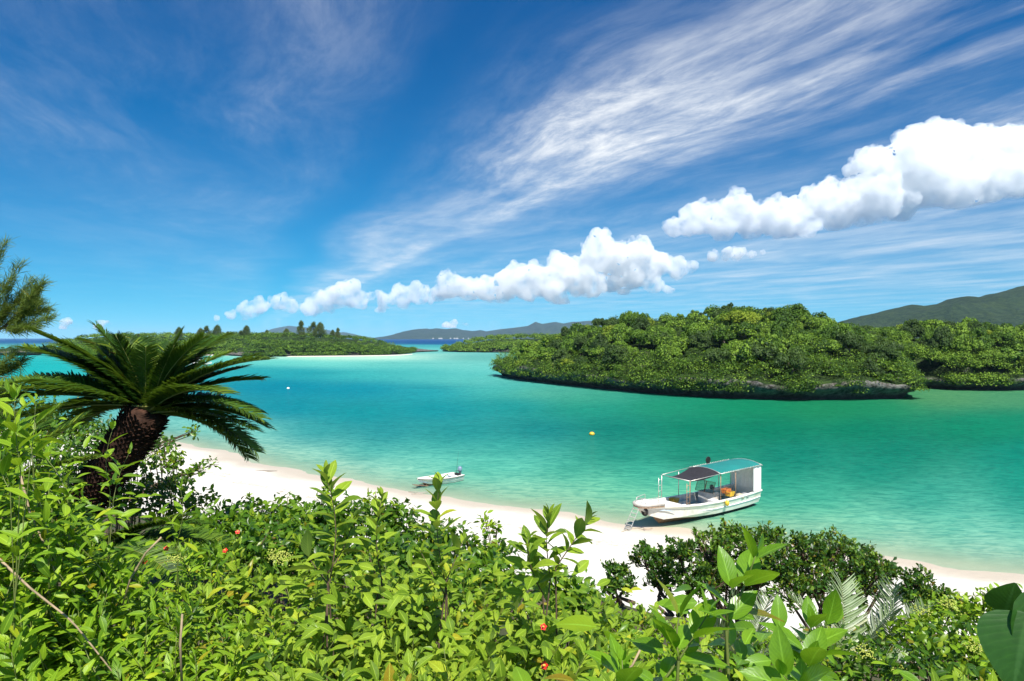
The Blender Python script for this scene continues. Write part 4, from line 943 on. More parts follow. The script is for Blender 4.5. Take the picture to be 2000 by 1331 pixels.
for px, py, rp, d in ((350, 935, 26, 9.6), (378, 920, 24, 9.8), (405, 908, 22, 10), (372, 845, 20, 10.5), (325, 870, 22, 10)):
    bush(px, py, rp, d, .085, LM_M, TO, LB3, GB3, dens=11, squash=.6, reach=True)
LB4, GB4 = 'tangled light green bush', 'light bushes in the lower right'
for px, py, rp, d in ((1850, 1215, 60, 6), (1925, 1205, 60, 5.6), (1985, 1190, 50, 5.2), (1785, 1260, 70, 5), (1700, 1310, 80, 4.5), (1600, 1335, 80, 4.5), (1500, 1320, 70, 4.6), (1880, 1285, 90, 4.6), (1965, 1290, 90, 4.3), (1400, 1330, 70, 4.6), (1330, 1300, 60, 5), (1250, 1270, 60, 5.2), (1190, 1240, 50, 5.2), (1440, 1290, 50, 5.2), (1840, 1330, 90, 3.8), (1270, 1225, 45, 6.4), (1345, 1250, 50, 6.2), (1420, 1260, 45, 6.4), (1510, 1265, 50, 6.2), (1600, 1262, 50, 6.2), (1690, 1250, 50, 6.2)):
    bush(px, py, rp, d, .062, LM_L if px % 20 else LM_M, TS, LB4+(', under the large-leaved shoots' if px < 1480 else ', around the silvery palms' if px < 1760 else ', beside the huge dark leaf')+(', furthest row' if d > 5 else ', nearer row'), GB4, dens=20)

# dark shrubs on the beach, bare forked stems below
def beach_shrub(label, lobes, d, foot):
    rts = Vector((P(foot, 1200, d).x, d, 0)); rts.z = gz(rts.x, rts.y)-.05
    e = thing('beach_shrub', label, 'shrub', rts, 'dark shrubs at the back of the beach'); g = np.random.default_rng(int(foot)); rr = random.Random(int(foot))
    mb = MB(); PO = []; DD = []; UP = []; TN = []; L = .072
    for (px, py, rp) in lobes:
        dl = d + rr.uniform(-.5, .5); c = P(px, py, dl)-rts; rad = rp/F*dl
        a = Vector((rr.uniform(-.15, .15), rr.uniform(-.15, .15), 0)); m1 = a.lerp(c, .42)+Vector((rr.uniform(-.18, .18), rr.uniform(-.1, .1), -.05))
        mb.tube([a, m1, c-Vector((0, 0, rad*.6))], [.035, .026, .016], 6, False)
        k = int(60*(rad/.4)**2)+16
        dd = rand_dirs(k, g); dd[:, 2] = dd[:, 2]*.75+.2; dd = nrm(dd)
        tp = np.array(c) + dd*rad*g.uniform(.45, 1.1, (k, 1))*np.array([1.05, 1, .85])
        for i in range(k):
            s0 = c-Vector((0, 0, rad*.6)); q = Vector(tp[i]); 
            if i % 2 == 0: mb.tube([s0, s0.lerp(q, .5)+Vector((rr.gauss(0, .03), rr.gauss(0, .03), -.03)), q], [.010, .007, .003], 4, False)
        ax = nrm(dd*.6+np.array([0, 0, .9])+g.normal(size=(k, 3))*.3); n = 13; ti = np.repeat(np.arange(k), n)
        d3 = nrm(ax[ti]*.8+rand_dirs(k*n, g)*.85); PO.append(tp[ti]+rand_dirs(k*n, g)*.03 - ax[ti]*g.uniform(0, .10, (k*n, 1))); DD.append(d3)
        UP.append(nrm(ax[ti]*.6-d3*.3+g.normal(size=d3.shape)*.35)); TN.append(np.clip(g.uniform(0, .6, k)[ti]+g.uniform(0, .37, k*n), 0, .97))
    PO = np.concatenate(PO); me = scat_mesh('foliage', TO, PO, frames(np.concatenate(DD), np.concatenate(UP)), L*g.uniform(.7, 1.2, len(PO)), np.concatenate(TN))
    ob('foliage', me, LM_D, e, kind='stuff'); mb.obj('branches', STEM_B, e, True)
beach_shrub('small wispy dark shrub left of the others on the beach', [(1205, 1110, 26), (1222, 1135, 22), (1200, 1140, 16)], 9.6, 1222)
beach_shrub('dark shrub with bare stems below the tour boat bow', [(1262, 1088, 32), (1300, 1105, 44), (1330, 1075, 34), (1345, 1130, 40), (1290, 1130, 30)], 9.8, 1325)
beach_shrub('tall dark shrub in front of the shallow water', [(1385, 1070, 44), (1425, 1050, 38), (1470, 1065, 42), (1420, 1110, 58), (1385, 1125, 44), (1480, 1120, 50), (1440, 1150, 44), (1505, 1045, 26)], 10.0, 1440)
beach_shrub('widest dark rounded shrub on the beach', [(1570, 1070, 42), (1530, 1095, 46), (1620, 1075, 48), (1665, 1095, 50), (1590, 1125, 62), (1650, 1140, 54), (1710, 1110, 38), (1545, 1150, 46), (1695, 1140, 34), (1735, 1115, 20)], 10.0, 1610)
beach_shrub('small dark shrub right of the widest one', [(1790, 1130, 28), (1775, 1155, 28), (1810, 1165, 24), (1785, 1180, 26)], 9.6, 1775)
beach_shrub('low dark sprig at the right end of the beach shrubs', [(1845, 1165, 22), (1865, 1185, 24), (1830, 1190, 22), (1900, 1190, 18)], 9.2, 1850)

# ------------------------------------------------------------------ cycads
def frond_parts(Lf, droop, seed, nl=125, leaf=.265, vee=.38, fwd=.58, wid=.062, rmat=RACHIS, lmat=LM_C, tmpl=None):
    """one pinnate frond along +Y; returns the midrib mesh and the leaflet mesh"""
    g = np.random.default_rng(seed); tw = g.normal()*.15
    def pt(t): return np.array([tw*Lf*t*t*.4, Lf*(t-.22*droop*t*t), -droop*Lf*.62*t**2.1])
    rm = MB().tube([Vector(pt(i/8)) for i in range(9)], [.011*(1-.8*i/8)*Lf/1.3 for i in range(9)], 5).mesh('frond', True)
    rm.materials.append(rmat)
    T = tmpl or leaf_T(1, wid, .3, .22, 3, .35, tipw=.3)
    t = np.linspace(.10, .985, nl); PO = []; DD = []; UP = []; SC = []
    for s in (-1, 1):
        for i, q in enumerate(t):
            p = pt(q); tg = pt(min(1, q+.02))-pt(q-.02); tg /= np.linalg.norm(tg)
            sd = np.cross(tg, np.array([0, 0, 1.0])); sd /= np.linalg.norm(sd); up = np.cross(sd, tg)
            f = fwd*(.75+.6*q); d = sd*s + up*vee + tg*f; d = d/np.linalg.norm(d) + g.normal(size=3)*.05
            PO.append(p); DD.append(d); UP.append(up - sd*s*vee + g.normal(size=3)*.08)
            SC.append(leaf*Lf/1.3*(.35+.75*math.sin(math.pi*min(1, .12+q*.80))**.7)*g.uniform(.92, 1.06))
    me = scat_mesh('leaflets', T, np.array(PO), frames(np.array(DD), np.array(UP)), np.array(SC), np.clip(np.tile(t, 2)**2*.55+g.uniform(0, .35, 2*nl), 0, .97))
    me.materials.append(lmat); return rm, me
FR = [frond_parts(1.42, dr, 50+i) for i, dr in enumerate((.18, .30, .42, .55, .70))]
def put_frond(parent, off, az, el, k, s, lab=None, fr=None, roll=0.0):
    rm, lm = (fr or FR)[k]
    f = ob('frond', rm, None, parent); l = ob('leaflets', lm, None, f, kind='stuff')
    f.matrix_basis = Matrix.Translation(off) @ Matrix.Rotation(az, 4, 'Z') @ Matrix.Rotation(el, 4, 'X') @ Matrix.Rotation(roll, 4, 'Y') @ Matrix.Scale(s, 4)
    return f
def cycad(label, base, top, r0, r1, fronds, seed, trunk=True):
    base = Vector(base); top = Vector(top); e = thing('cycad', label, 'cycad', base); rr = random.Random(seed)
    ax = top-base; n = 9
    pts = [ax*(i/n) + Vector((0, 0, 1))*math.sin(math.pi*i/n)*-.06 for i in range(n+1)]
    mb = MB(); mb.tube(pts, [r0+(r1-r0)*i/n + rr.uniform(-.012, .012) for i in range(n+1)], 14)
    tr = mb.obj('trunk', CYBARK, e, True)
    sb = MB(); axn = ax.normalized(); s0 = axn.orthogonal().normalized()
    for i in range(1100):                                # old leaf bases, spirally set
        t = i/1100; th = i*2.39996; rd = Matrix.Rotation(th, 3, axn) @ s0
        rad = (r0+(r1-r0)*t); p = ax*t + Vector((0, 0, 1))*math.sin(math.pi*t)*-.06 + rd*rad*.97
        o = (rd*.7+axn*rr.uniform(.5, 1.0)).normalized(); w = axn.cross(rd)
        h = rr.uniform(.03, .085); ww = rr.uniform(.010, .02)
        sb.add([p-w*ww-axn*.012, p+w*ww-axn*.012, p+w*ww*.8+axn*.014, p-w*ww*.8+axn*.014, p+o*h], [(0, 1, 4), (1, 2, 4), (2, 3, 4), (3, 0, 4)])
    sb.obj('leaf_bases', CYBARK, tr, kind='stuff')
    for (az, el, k, s) in fronds: put_frond(e, ax*(1.0)+axn*rr.uniform(-.05, .06), math.radians(az), math.radians(el), k, s, roll=rr.uniform(-.25, .25))
    return e
rc = random.Random(8)
fl = []
for i, el in enumerate((68, 58, 50, 42, 34, 27, 18, 8)):          # left side
    for q in range(2): fl.append((90+rc.uniform(-16, 16)+(-28 if q else 14), el+rc.uniform(-4, 4), rc.choice((1, 2, 3)) if el > 30 else rc.choice((2, 3)), (.78 if el > 55 else 1.0)*rc.uniform(.94, 1.06)))
for i, el in enumerate((66, 54, 42, 32, 22, 12, 2)):               # right side
    for q in range(2): fl.append((-90+rc.uniform(-16, 16)+(28 if q else -14), el+rc.uniform(-4, 4), rc.choice((2, 3)) if el > 25 else rc.choice((2, 3, 4)), (.72 if el > 50 else .92)*rc.uniform(.94, 1.06)))
for i in range(7): fl.append((i*51+rc.uniform(-14, 14), rc.uniform(66, 80), rc.choice((0, 1)), rc.uniform(.54, .66)))
for i in range(8): fl.append((-60+i*17+rc.uniform(-6, 6), rc.uniform(20, 55), rc.choice((1, 2)), rc.uniform(.8, .95)))
# azimuths: 0 away, 90 left, -90 right, 180 towards the viewer; thin out the ones hanging into the lens side
fl = [(a, e_, k, s_*.95) for a, e_, k, s_ in fl]
fl = [f for f in fl if not (abs(((f[0]+360) % 360)-180) < 20 and f[1] < 0)]
cycad('large cycad with a leaning shaggy trunk and spreading dark fronds', P(120, 1030, 7.0), P(290, 803, 6.7), .17, .20, fl, 1)
lo = [(-95, 30, 2, .56), (-75, 22, 3, .6), (-120, 18, 3, .56), (-150, 25, 2, .45), (60, 25, 2, .5), (110, 25, 2, .5), (-100, 6, 4, .56), (-88, 42, 2, .5)]
cycad('low cycad with dark arching fronds below the big trunk', P(175, 1165, 4.7)-Vector((0, 0, .2)), P(190, 1085, 4.6), .13, .13, lo, 2)
cycad('low cycad at the left edge, mostly hidden by shoots', P(-60, 1120, 5.0), P(-50, 1000, 4.9), .13, .13, [(-70, 55, 1, .7), (-90, 40, 2, .7), (-50, 65, 1, .65), (-110, 30, 2, .65), (-20, 60, 1, .6), (-95, 15, 3, .65)], 3)

# silvery feather palms
PT = leaf_T(1, .068, .25, .10, 3, .3, tipw=.3)
PF = [frond_parts(.9, dr, 80+i, nl=34, leaf=.44, vee=.35, fwd=.65, lmat=LM_P, tmpl=PT) for i, dr in enumerate((.15, .3))]
def palm(label, c, fronds, group='young feather palms'):
    e = thing('feather_palm', label, 'palm', c, group)
    MB().tube([(0, 0, -.25), (0, 0, .03)], [.03, .025], 7).obj('stem', STEM_B, e, True)
    for az, el, k, s, roll in fronds: put_frond(e, Vector((0, 0, 0)), math.radians(az), math.radians(el), k, s, fr=PF, roll=roll)
palm('silvery palm whose fronds stand upright left of the other palm', P(1460, 1315, 4.9), [(10, 78, 0, .62, 1.3), (60, 60, 1, .60, .9), (-40, 62, 0, .62, -.6), (-90, 45, 1, .55, -.4), (100, 35, 1, .5, .3)])
palm('silvery palm with a wide pale frond in front of the dark shrubs', P(1650, 1325, 4.8), [(-25, 74, 0, .72, .8), (35, 60, 1, .68, .5), (-70, 52, 0, .7, -.5), (80, 40, 1, .6, .2), (-110, 40, 1, .5, 0)])
palm('dark feather palm right of the silvery one', P(1740, 1300, 5.2), [(-10, 76, 0, .66, -1.2), (50, 55, 1, .62, .6), (-60, 58, 1, .62, -.5)])

# ------------------------------------------------------------------ casuarina at the left edge
def casuarina():
    tb = P(-330, 900, 8.6); tb.z = gz(tb.x, tb.y)
    e = thing('casuarina_tree', 'feathery casuarina branch reaching in from the left edge', 'tree', tb)
    rr = random.Random(3); g = np.random.default_rng(3); mb = MB()
    mb.tube([(0, 0, -.2), (.05, 0, 2), (-.1, .1, 4.2), (0, 0, 6.0)], [.16, .14, .10, .04], 8)
    def W(px, py, d=8.4): return P(px, py, d)-tb
    twigs = []
    limb = [W(-320, 800), W(-150, 735), W(-60, 690), W(5, 640), W(40, 612)]
    mb.tube(limb, [.05, .035, .025, .014, .006], 6, False)
    low = [W(-320, 820), W(-150, 790), W(-50, 750), W(15, 735)]; mb.tube(low, [.04, .025, .014, .005], 6, False)
    for root, tips in ((limb[3], ((98, 622), (78, 592), (86, 552), (60, 600), (40, 640), (70, 640))), (limb[2], ((12, 470), (40, 515), (25, 545), (-20, 480), (62, 548), (0, 560), (-40, 560), (15, 600), (-60, 600), (46, 575), (-10, 520))), (limb[4], ((95, 605), (70, 565), (55, 585))),
                       (low[2], ((50, 700), (30, 690), (-10, 700), (20, 780), (40, 745), (0, 800), (-20, 770), (15, 720), (45, 770), (30, 815), (8, 850)))):
        for (tx, ty) in tips:
            q = W(tx, ty, 8.4+rr.uniform(-.25, .25)); m1 = root.lerp(q, .55)+Vector((rr.gauss(0, .03), rr.gauss(0, .05), -.03)); pts = [root, m1, q]
            mb.tube(pts, [.008, .005, .002], 5, False); twigs.append((root, m1, q))
    PO = []; DD = []
    for a, b, c in twigs:
        for i in range(520):
            t = rr.uniform(.25, 1)
            p = a.lerp(b, t*2) if t < .5 else b.lerp(c, t*2-1); ax = (c-b).normalized()
            d = (ax*rr.uniform(.5, 1.1) + Vector((rr.gauss(0, .5), rr.gauss(0, .5), rr.gauss(.12, .5)))).normalized()
            PO.append(p+Vector((rr.gauss(0, .015), rr.gauss(0, .03), rr.gauss(0, .015)))); DD.append(d)
    PO = np.array(PO); DD = np.array(DD); T = leaf_T(1, .042, .2, .18, 2, .4, tipw=.4)
    me = scat_mesh('needles', T, PO, frames(DD, nrm(rand_dirs(len(DD), g)+np.array([0, 0, .8]))), g.uniform(.07, .15, len(DD)), g.uniform(0, .95, len(DD)))
    ob('needles', me, LM_CASN, e, kind='stuff'); mb.obj('branches', STEM_B, e, True)
LM_CASN = leaf_mat('near_casuarina_needles', [(.06, .10, .02), (.11, .165, .03), (.17, .235, .045)], (.3, .42, .06), .35, .6, spec=.2)
casuarina()

# ------------------------------------------------------------------ flowers and pale branches on the shrubs
def nearest(p): return min(SHRUBS, key=lambda s: (s[1]-p).length)
pet = leaf_T(1, .8, .1, .35, 4, .62); petm = mesh_np('petal', pet[0], pet[1], pet[2]); petm.materials.append(RED)
for px, py, d in ((440, 1076, 3.5), (464, 1040, 3.9), (325, 1072, 3.5), (283, 1098, 3.3), (1064, 1300, 2.3), (1062, 1225, 2.7)):
    p = P(px, py, d-.12); e, c, rt = nearest(p)
    f = MB().lathe([(.002, -.01), (.005, 0), (.003, .012)], 8).obj('flower', REDC, e, True); f.location = p-rt
    f.rotation_euler = (math.radians(R.uniform(30, 70)), 0, R.uniform(-.6, .6))
    for k in range(5):
        o = ob('petal', petm, None, f); o.matrix_basis = Matrix.Rotation(k*1.2566, 4, 'Z') @ Matrix.Rotation(.5, 4, 'X') @ Matrix.Scale(.014, 4)
for px, py, d, s in ((545, 1083, 3.6, .05), (556, 1092, 3.6, .045), (535, 1090, 3.7, .04), (343, 1091, 3.3, .035), (1690, 1275, 4.0, .06), (1850, 1180, 5.5, .08), (1800, 1195, 5.2, .07), (1560, 1300, 4.0, .05), (1760, 1310, 4.0, .05), (1905, 1262, 4.2, .06)):
    p = P(px, py, d-.1); e, c, rt = nearest(p); mb = MB()
    for k in range(70):
        v = Vector((R.gauss(0, .5), R.gauss(0, .4), R.gauss(0, .3)))*s; q = s*.09; n = v
        mb.add([n+Vector((q, 0, 0)), n+Vector((-q, 0, 0)), n+Vector((0, q, 0)), n+Vector((0, -q, 0)), n+Vector((0, 0, q)), n+Vector((0, 0, -q))], [(0, 2, 4), (2, 1, 4), (1, 3, 4), (3, 0, 4), (2, 0, 5), (1, 2, 5), (3, 1, 5), (0, 3, 5)])
    mb.obj('flower_cluster', YGF, e, loc=p-rt, kind='stuff')
for pts, d in ((((-20, 1075), (60, 1150), (130, 1205), (150, 1225), (190, 1275), (245, 1345)), 2.3), (((40, 930), (58, 1000), (78, 1045), (98, 1088), (110, 1130)), 2.6), (((315, 1050), (285, 1080), (255, 1130), (240, 1180)), 2.7), (((355, 1331), (352, 1260), (356, 1200)), 2.2), (((1205, 1331), (1235, 1300), (1250, 1270)), 2.2)):
    w = [P(a, b, d) for a, b in pts]; e, c, rt = nearest(w[len(w)//2])
    MB().tube([q-rt for q in w], [.0042-.0004*i for i in range(len(w))], 7).obj('branch', STEM_P, e, True)
# ------------------------------------------------------------------ boats
GEL = plain('white_gelcoat', (.80, .77, .70), .35, var=.05, scale=2, dirt=(.66, .58, .46))
GELD = plain('worn_deck_paint', (.62, .60, .55), .6, var=.12, scale=3, dirt=(.45, .38, .28))
BLUE_L = plain('pale_blue_stripe', (.42, .50, .58), .5)
BOOT = plain('brown_keel_paint', (.20, .12, .07), .8, var=.3)
GALV = plain('galvanised_pipe', (.55, .53, .48), .4, .6, var=.15)
RUSTP = plain('rusty_pipe', (.38, .24, .15), .7, .3, var=.3)
TEAL = plain('teal_canvas', (.004, .165, .15), .75, var=.10, scale=1.5)
BLK = plain('black_shade_cloth', (.016, .014, .018), .9, var=.3)
RUB = plain('black_rubber', (.014, .013, .012), .7)
CURT = plain('white_curtain', (.80, .79, .76), .8, var=.05)
YEL = plain('yellow_plastic', (.62, .40, .03), .4); ORG = plain('orange_plastic', (.58, .18, .04), .45); BLU = plain('blue_plastic', (.02, .12, .55), .4)
REDP = plain('red_plastic', (.60, .06, .05), .45); GREYP = plain('grey_plastic', (.30, .30, .31), .5); BROWN = plain('brown_wood', (.22, .13, .08), .8, var=.3)
COWL = plain('blue_grey_cowl', (.16, .22, .30), .3); ROPE = plain('rope', (.42, .36, .26), .9)
def glass_mat():
    m, t, out = new_mat('tinted_glass')
    mx = t('ShaderNodeMixShader', {0: .35}); t.l.new(t('ShaderNodeBsdfTransparent', {'Color': (.55, .75, .66, 1)}).outputs[0], mx.inputs[1])
    t.l.new(t('ShaderNodeBsdfPrincipled', {'Base Color': (.25, .32, .28, 1), 'Roughness': .1}).outputs[0], mx.inputs[2]); t.l.new(mx.outputs[0], out.inputs[0]); return m
GLASS = glass_mat()
def hull_mesh(st, name, mats, inner=.09, deck=.35):
    """st rows: x, half beam at sheer, z sheer, half beam at chine, z chine, z keel. Outer skin, sheer cap, inner skin and deck"""
    me = bpy.data.meshes.new(name); V = []; Fs = []; mi = []
    rows = []
    for (x, b, z, bc, zc, zk, xk) in st:
        h = z-zc; dk = min(max(deck, zc+.05), z-.12)
        prof = [(xk, 0, zk), (xk+(x-xk)*.25, bc, zc), (xk+(x-xk)*.45, bc+(b-bc)*.42, zc+h*.32), (xk+(x-xk)*.48, bc+(b-bc)*.42+.035, zc+h*.36), (xk+(x-xk)*.55, bc+(b-bc)*.52+.035, zc+h*.44), (xk+(x-xk)*.58, bc+(b-bc)*.52, zc+h*.48),
                (x, b, zc+h*.88), (x, b+.05, zc+h*.90), (x, b+.05, z), (x, max(b-inner, .01), z), (x, max(b-inner, .01), z-.10), (x, max(b-inner*1.6, .008), dk), (x, 0, dk)]
        L = []
        for s in (1, -1):
            for (px_, py_, pz_) in prof: L.append((px_, s*py_, pz_))
        rows.append(L)
    k = 13
    for L in rows: V += L
    for i in range(len(rows)-1):
        for s in range(2):
            for j in range(k-1):
                a = i*2*k+s*k+j; q = (a, a+1, a+1+2*k, a+2*k); Fs.append(q if s == 0 else q[::-1])
                mi.append(3 if j == 0 else 1 if j in (3,) else 2 if j >= 10 else 0)
    # transom
    Fs.append(tuple(range(0, 9))+tuple(range(k+8, k, -1))); mi.append(0)
    me.from_pydata(V, [], Fs); me.update()
    for m in mats: me.materials.append(m)
    me.polygons.foreach_set('material_index', mi)
    return me
def boat_frame(stern, bow):
    h = (Vector(bow)-Vector(stern)); return math.atan2(h.y, h.x)

def tour_boat():
    stern = Wt(1458, 983); bow = Wt(1284, 1027); rz = boat_frame(stern, bow)
    e = thing('tour_boat', 'white tour boat with a teal canopy, its bow on the sand', 'boat', (stern.x, stern.y, .10), None, rz); e.rotation_euler = (0, math.radians(-.4), rz); e.scale = ((bow-stern).length/8.25, 1, 1)
    st = [(0, 1.12, 1.02, .90, .18, -.10, 0), (1.2, 1.18, .96, .98, .12, -.18, 1.2), (2.8, 1.22, .92, 1.0, .10, -.22, 2.8), (4.4, 1.22, .92, .98, .10, -.22, 4.4), (6.0, 1.16, .98, .84, .14, -.20, 5.8), (7.3, 1.0, 1.07, .58, .22, -.14, 6.9), (8.4, .74, 1.17, .28, .30, -.06, 8.1), (9.2, .50, 1.26, .11, .58, .26, 8.5), (9.6, .34, 1.31, .04, .90, .66, 8.8), (9.85, .015, 1.33, .006, 1.15, 1.08, 9.15)]
    ob('hull', hull_mesh(st, 'hull', [GEL, BLUE_L, GELD, BOOT]), None, e)
    # bow platform with a thick fender, rails
    bp = MB(); ring = []
    for i in range(13):
        a = math.radians(-90+15*i); ring.append(Vector((9.25+.62*math.cos(a), .62*math.sin(a), 1.28)))
    full = [Vector((8.5, -.76, 1.24))]+ring+[Vector((8.5, .76, 1.24))]
    vs = [p+Vector((0, 0, .06)) for p in full]+[p-Vector((0, 0, .10)) for p in full]; n = len(full)
    bp.add(vs, [tuple(range(n)), tuple(range(2*n-1, n-1, -1))]+[(i, n+i, n+(i+1) % n, (i+1) % n) for i in range(n)])
    pf = bp.obj('bow_platform', GEL, e)
    MB().tube([p+Vector((0, 0, .02)) for p in full], .075, 8).obj('fender_strip', plain('grey_fender', (.42, .38, .34), .6), pf, True)
    MB().tube([p-Vector((0, 0, .10)) for p in full], .035, 6).obj('lower_rub_strip', RUSTP, pf, True)
    rl = MB()
    for y in (-.5, .5): rl.tube([(8.7, y, 1.3), (8.75, y, 1.66), (9.5, y*.8, 1.62), (9.62, y*.7, 1.3)], .018, 6)
    rl.tube([(9.5, -.4, 1.62), (9.5, .4, 1.62)], .018, 6); rl.obj('bow_rail', GALV, pf, True)
    MB().torus((9.50, .22, .88), .17, .075, 'X', 18, 8).obj('tyre_fender', RUB, e, True)
    MB().tube([(9.50, .22, 1.04), (9.48, .22, 1.22)], .012, 5).obj('fender_rope', ROPE, e)
    # stem marking and stripe
    MB().add([(8.05, 1.005-.165, .90), (8.75, .72-.05, 1.0), (8.9, .66-.06, .98), (8.2, .95-.20, .84)], [(0, 1, 2, 3)])
    # boarding ladder down to the sand
    ld = MB(); a0 = Vector((9.55, -.30, 1.62)); a1 = Vector((10.6, -.30, -.12)); w = Vector((0, .42, 0))
    ld.tube([a0, a1], .022, 6); ld.tube([a0+w, a1+w], .022, 6)
    for i in range(7): p = a0.lerp(a1, .22+.115*i); ld.box(p+w/2, (.07, .42, .03))
    ld.obj('boarding_ladder', GALV, e)
    # canopy
    def arch(x0, x1, hw, z0, rise, nx=10, ny=10, th=.025, dz=0.0, sag=0.0):
        vs = []; fs = []
        for s in (0, th):
            for i in range(nx+1):
                for j in range(ny+1):
                    u = i/nx; v = -1+2*j/ny; vs.append((x0+(x1-x0)*u, hw*v, z0+dz*u+rise*(1-v*v)-sag*math.sin(math.pi*u)*(1-.3*v*v)+.012*math.sin(u*18)*(1-abs(v))-s))
        m = (nx+1)*(ny+1)
        for i in range(nx):
            for j in range(ny):
                a = i*(ny+1)+j; fs.append((a, a+ny+1, a+ny+2, a+1)); fs.append(tuple(m+q for q in (a, a+1, a+ny+2, a+ny+1)))
        return MB().add(vs, fs)
    cn = arch(.15, 4.15, 1.22, 2.62, .22, dz=-.06).obj('canopy', TEAL, e, True)
    lace = MB()
    for s in (-1, 1): lace.tube([(.1, s*1.24, 2.62), (4.2, s*1.24, 2.56)], .022, 6)
    for i in range(24):
        for s in (-1, 1): lace.box((.2+i*.165, s*1.245, 2.655-.0025*i), (.05, .03, .05))
    for x in (.12, 4.2): lace.tube([(x, -1.22+2.44*j/8, 2.62+.22*(1-(-1+2*j/8)**2)-(.06 if x > 1 else 0)) for j in range(9)], .02, 6)
    lace.obj('canopy_frame', GALV, e, True)
    # black shade cloth from the canopy to the front bar
    vs = []; fs = []; nx = 10; ny = 8
    for i in range(nx+1):
        for j in range(ny+1):
            u = i/nx; v = j/ny
            y = (-1.12+2.24*v)*(1-u) + (-.55+1.65*v)*u; vv = -1+2*v
            z = (2.58+.20*(1-vv*vv))*(1-u)+2.40*u - .22*math.sin(math.pi*u)*(1-.5*abs(vv))
            vs.append((4.22+2.5*u, y, z))
    for i in range(nx):
        for j in range(ny): a = i*(ny+1)+j; fs.append((a, a+ny+1, a+ny+2, a+1))
    k0 = len(vs); vs += [(x, y, z-.012) for x, y, z in vs]; fs += [tuple(q+k0 for q in f[::-1]) for f in fs]
    MB().add(vs, fs).obj('shade_cloth', BLK, e, True)
    for s in (-1, 1):                                        # ladder-like front posts
        p = MB(); x0 = 6.75; y = s*1.06
        p.tube([(x0, y, .95), (x0, y, 2.46)], .024, 6); p.tube([(x0+.26, y, .95), (x0+.26, y, 2.30)], .020, 6)
        for i in range(4): p.tube([(x0, y, 1.15+i*.34), (x0+.26, y, 1.15+i*.34)], .016, 5)
        p.obj('front_post', GALV if s < 0 else RUSTP, e, True)
    MB().tube([(6.75, -1.08, 2.46), (6.75, 1.08, 2.42)], .024, 6).tube([(6.75, -1.06, 2.46), (4.2, -1.22, 2.56)], .018, 6).tube([(6.75, 1.06, 2.42), (4.2, 1.22, 2.56)], .018, 6).obj('shade_frame', GALV, e, True)
    for x, y in ((4.1, 1.14), (4.1, -1.14), (2.7, 1.16), (2.7, -1.16), (5.2, -1.12), (.2, 1.1), (.2, -1.1), (1.35, -1.14)):
        MB().tube([(x, y, .9), (x, y, 2.60 if x < 4.3 else 2.45)], .024, 6).obj('post', GALV if y < 0 else RUSTP, e, True)
    # white stern curtains with folds
    def curtain(p0, p1, z0, z1, folds):
        vs = []; fs = []; n = folds*4; d = Vector(p1)-Vector(p0); nn = Vector((-d.y, d.x, 0)).normalized()
        for s in (0, .012):
            for i in range(n+1):
                q = Vector(p0)+d*(i/n)+nn*(.022*math.sin(i*math.pi/2)+s); vs += [(q.x, q.y, z0), (q.x, q.y, z1)]
        m = 2*(n+1)
        for i in range(n): a = 2*i; fs += [(a, a+2, a+3, a+1), (m+a, m+a+1, m+a+3, m+a+2)]
        return MB().add(vs, fs)
    curtain((.14, 1.16, 0), (.95, 1.18, 0), 1.02, 2.60, 2).obj('side_curtain', CURT, e, True)
    curtain((.10, -1.12, 0), (.10, 1.10, 0), 1.04, 2.62, 7).obj('stern_curtain', CURT, e, True)
    # console and windscreen
    MB().box((3.35, -.35, .72), (.75, 1.1, .78), taper=.9).obj('console', GELD, e)
    ws = MB(); 
    for (y0, y1) in ((-1.05, -.38), (-.34, .30)):
        pts = [Vector((3.75, y0, 1.12)), Vector((3.75, y1, 1.12)), Vector((3.5, y1, 1.78)), Vector((3.5, y0, 1.78))]; ws.tube(pts+[pts[0]], .018, 5)
        MB().add(pts, [(0, 1, 2, 3)]).obj('windscreen_pane', GLASS, e)
    ws.obj('windscreen_frame', BROWN, e, True)
    MB().lathe([(.015, 0), (.18, .01), (.18, .03), (.015, .04)], 16, (3.0, -.35, 1.3), 'X').obj('steering_wheel', RUB, e, True)
    for x, y, w in ((2.0, .95, 1.6), (2.2, -.95, 2.2), (5.6, -.95, 1.8)): MB().box((x, y, .50), (w*.96, .28, .20)).box((x, y, .62), (w, .32, .06)).obj('bench', GELD, e)
    MB().box((7.5, 0, .98), (1.0, 1.3, .10)).obj('foredeck', GEL, e)
    MB().box((7.05, .0, .8), (.06, 1.7, .40)).obj('bulkhead', GEL, e)
    # outboard motor at the stern
    om = MB().lathe([(.05, 0), (.20, .05), (.24, .25), (.20, .45), (.08, .52)], 10, (-.35, -.2, .85)).obj('outboard_motor', RUB, e, True)
    MB().box((-.35, -.2, .35), (.16, .10, 1.1), taper=1.3).obj('motor_leg', GREYP, om)
    # round black net ring standing on the canopy
    rg = MB().torus((2.9, -.75, 2.98), .21, .022, 'Y', 22, 6).obj('net_ring', RUB, e, True)
    mesh = MB()
    for i in range(-5, 6): c = math.sqrt(max(0, .2**2-(i*.036)**2)); mesh.tube([(2.9+i*.036, -.75, 2.98-c), (2.9+i*.036, -.75, 2.98+c)], .011, 4); mesh.tube([(2.9-c, -.75, 2.98+i*.036), (2.9+c, -.75, 2.98+i*.036)], .011, 4)
    mesh.obj('net', RUB, rg)
    MB().lathe([(.06, -.16), (.12, -.10), (.13, 0), (.12, .10), (.06, .16)], 10, (3.75, 1.34, .72)).obj('side_fender', YEL, e, True)
    MB().tube([(3.75, 1.34, .86), (3.75, 1.25, 1.0)], .012, 5).obj('side_fender_rope', ROPE, e)
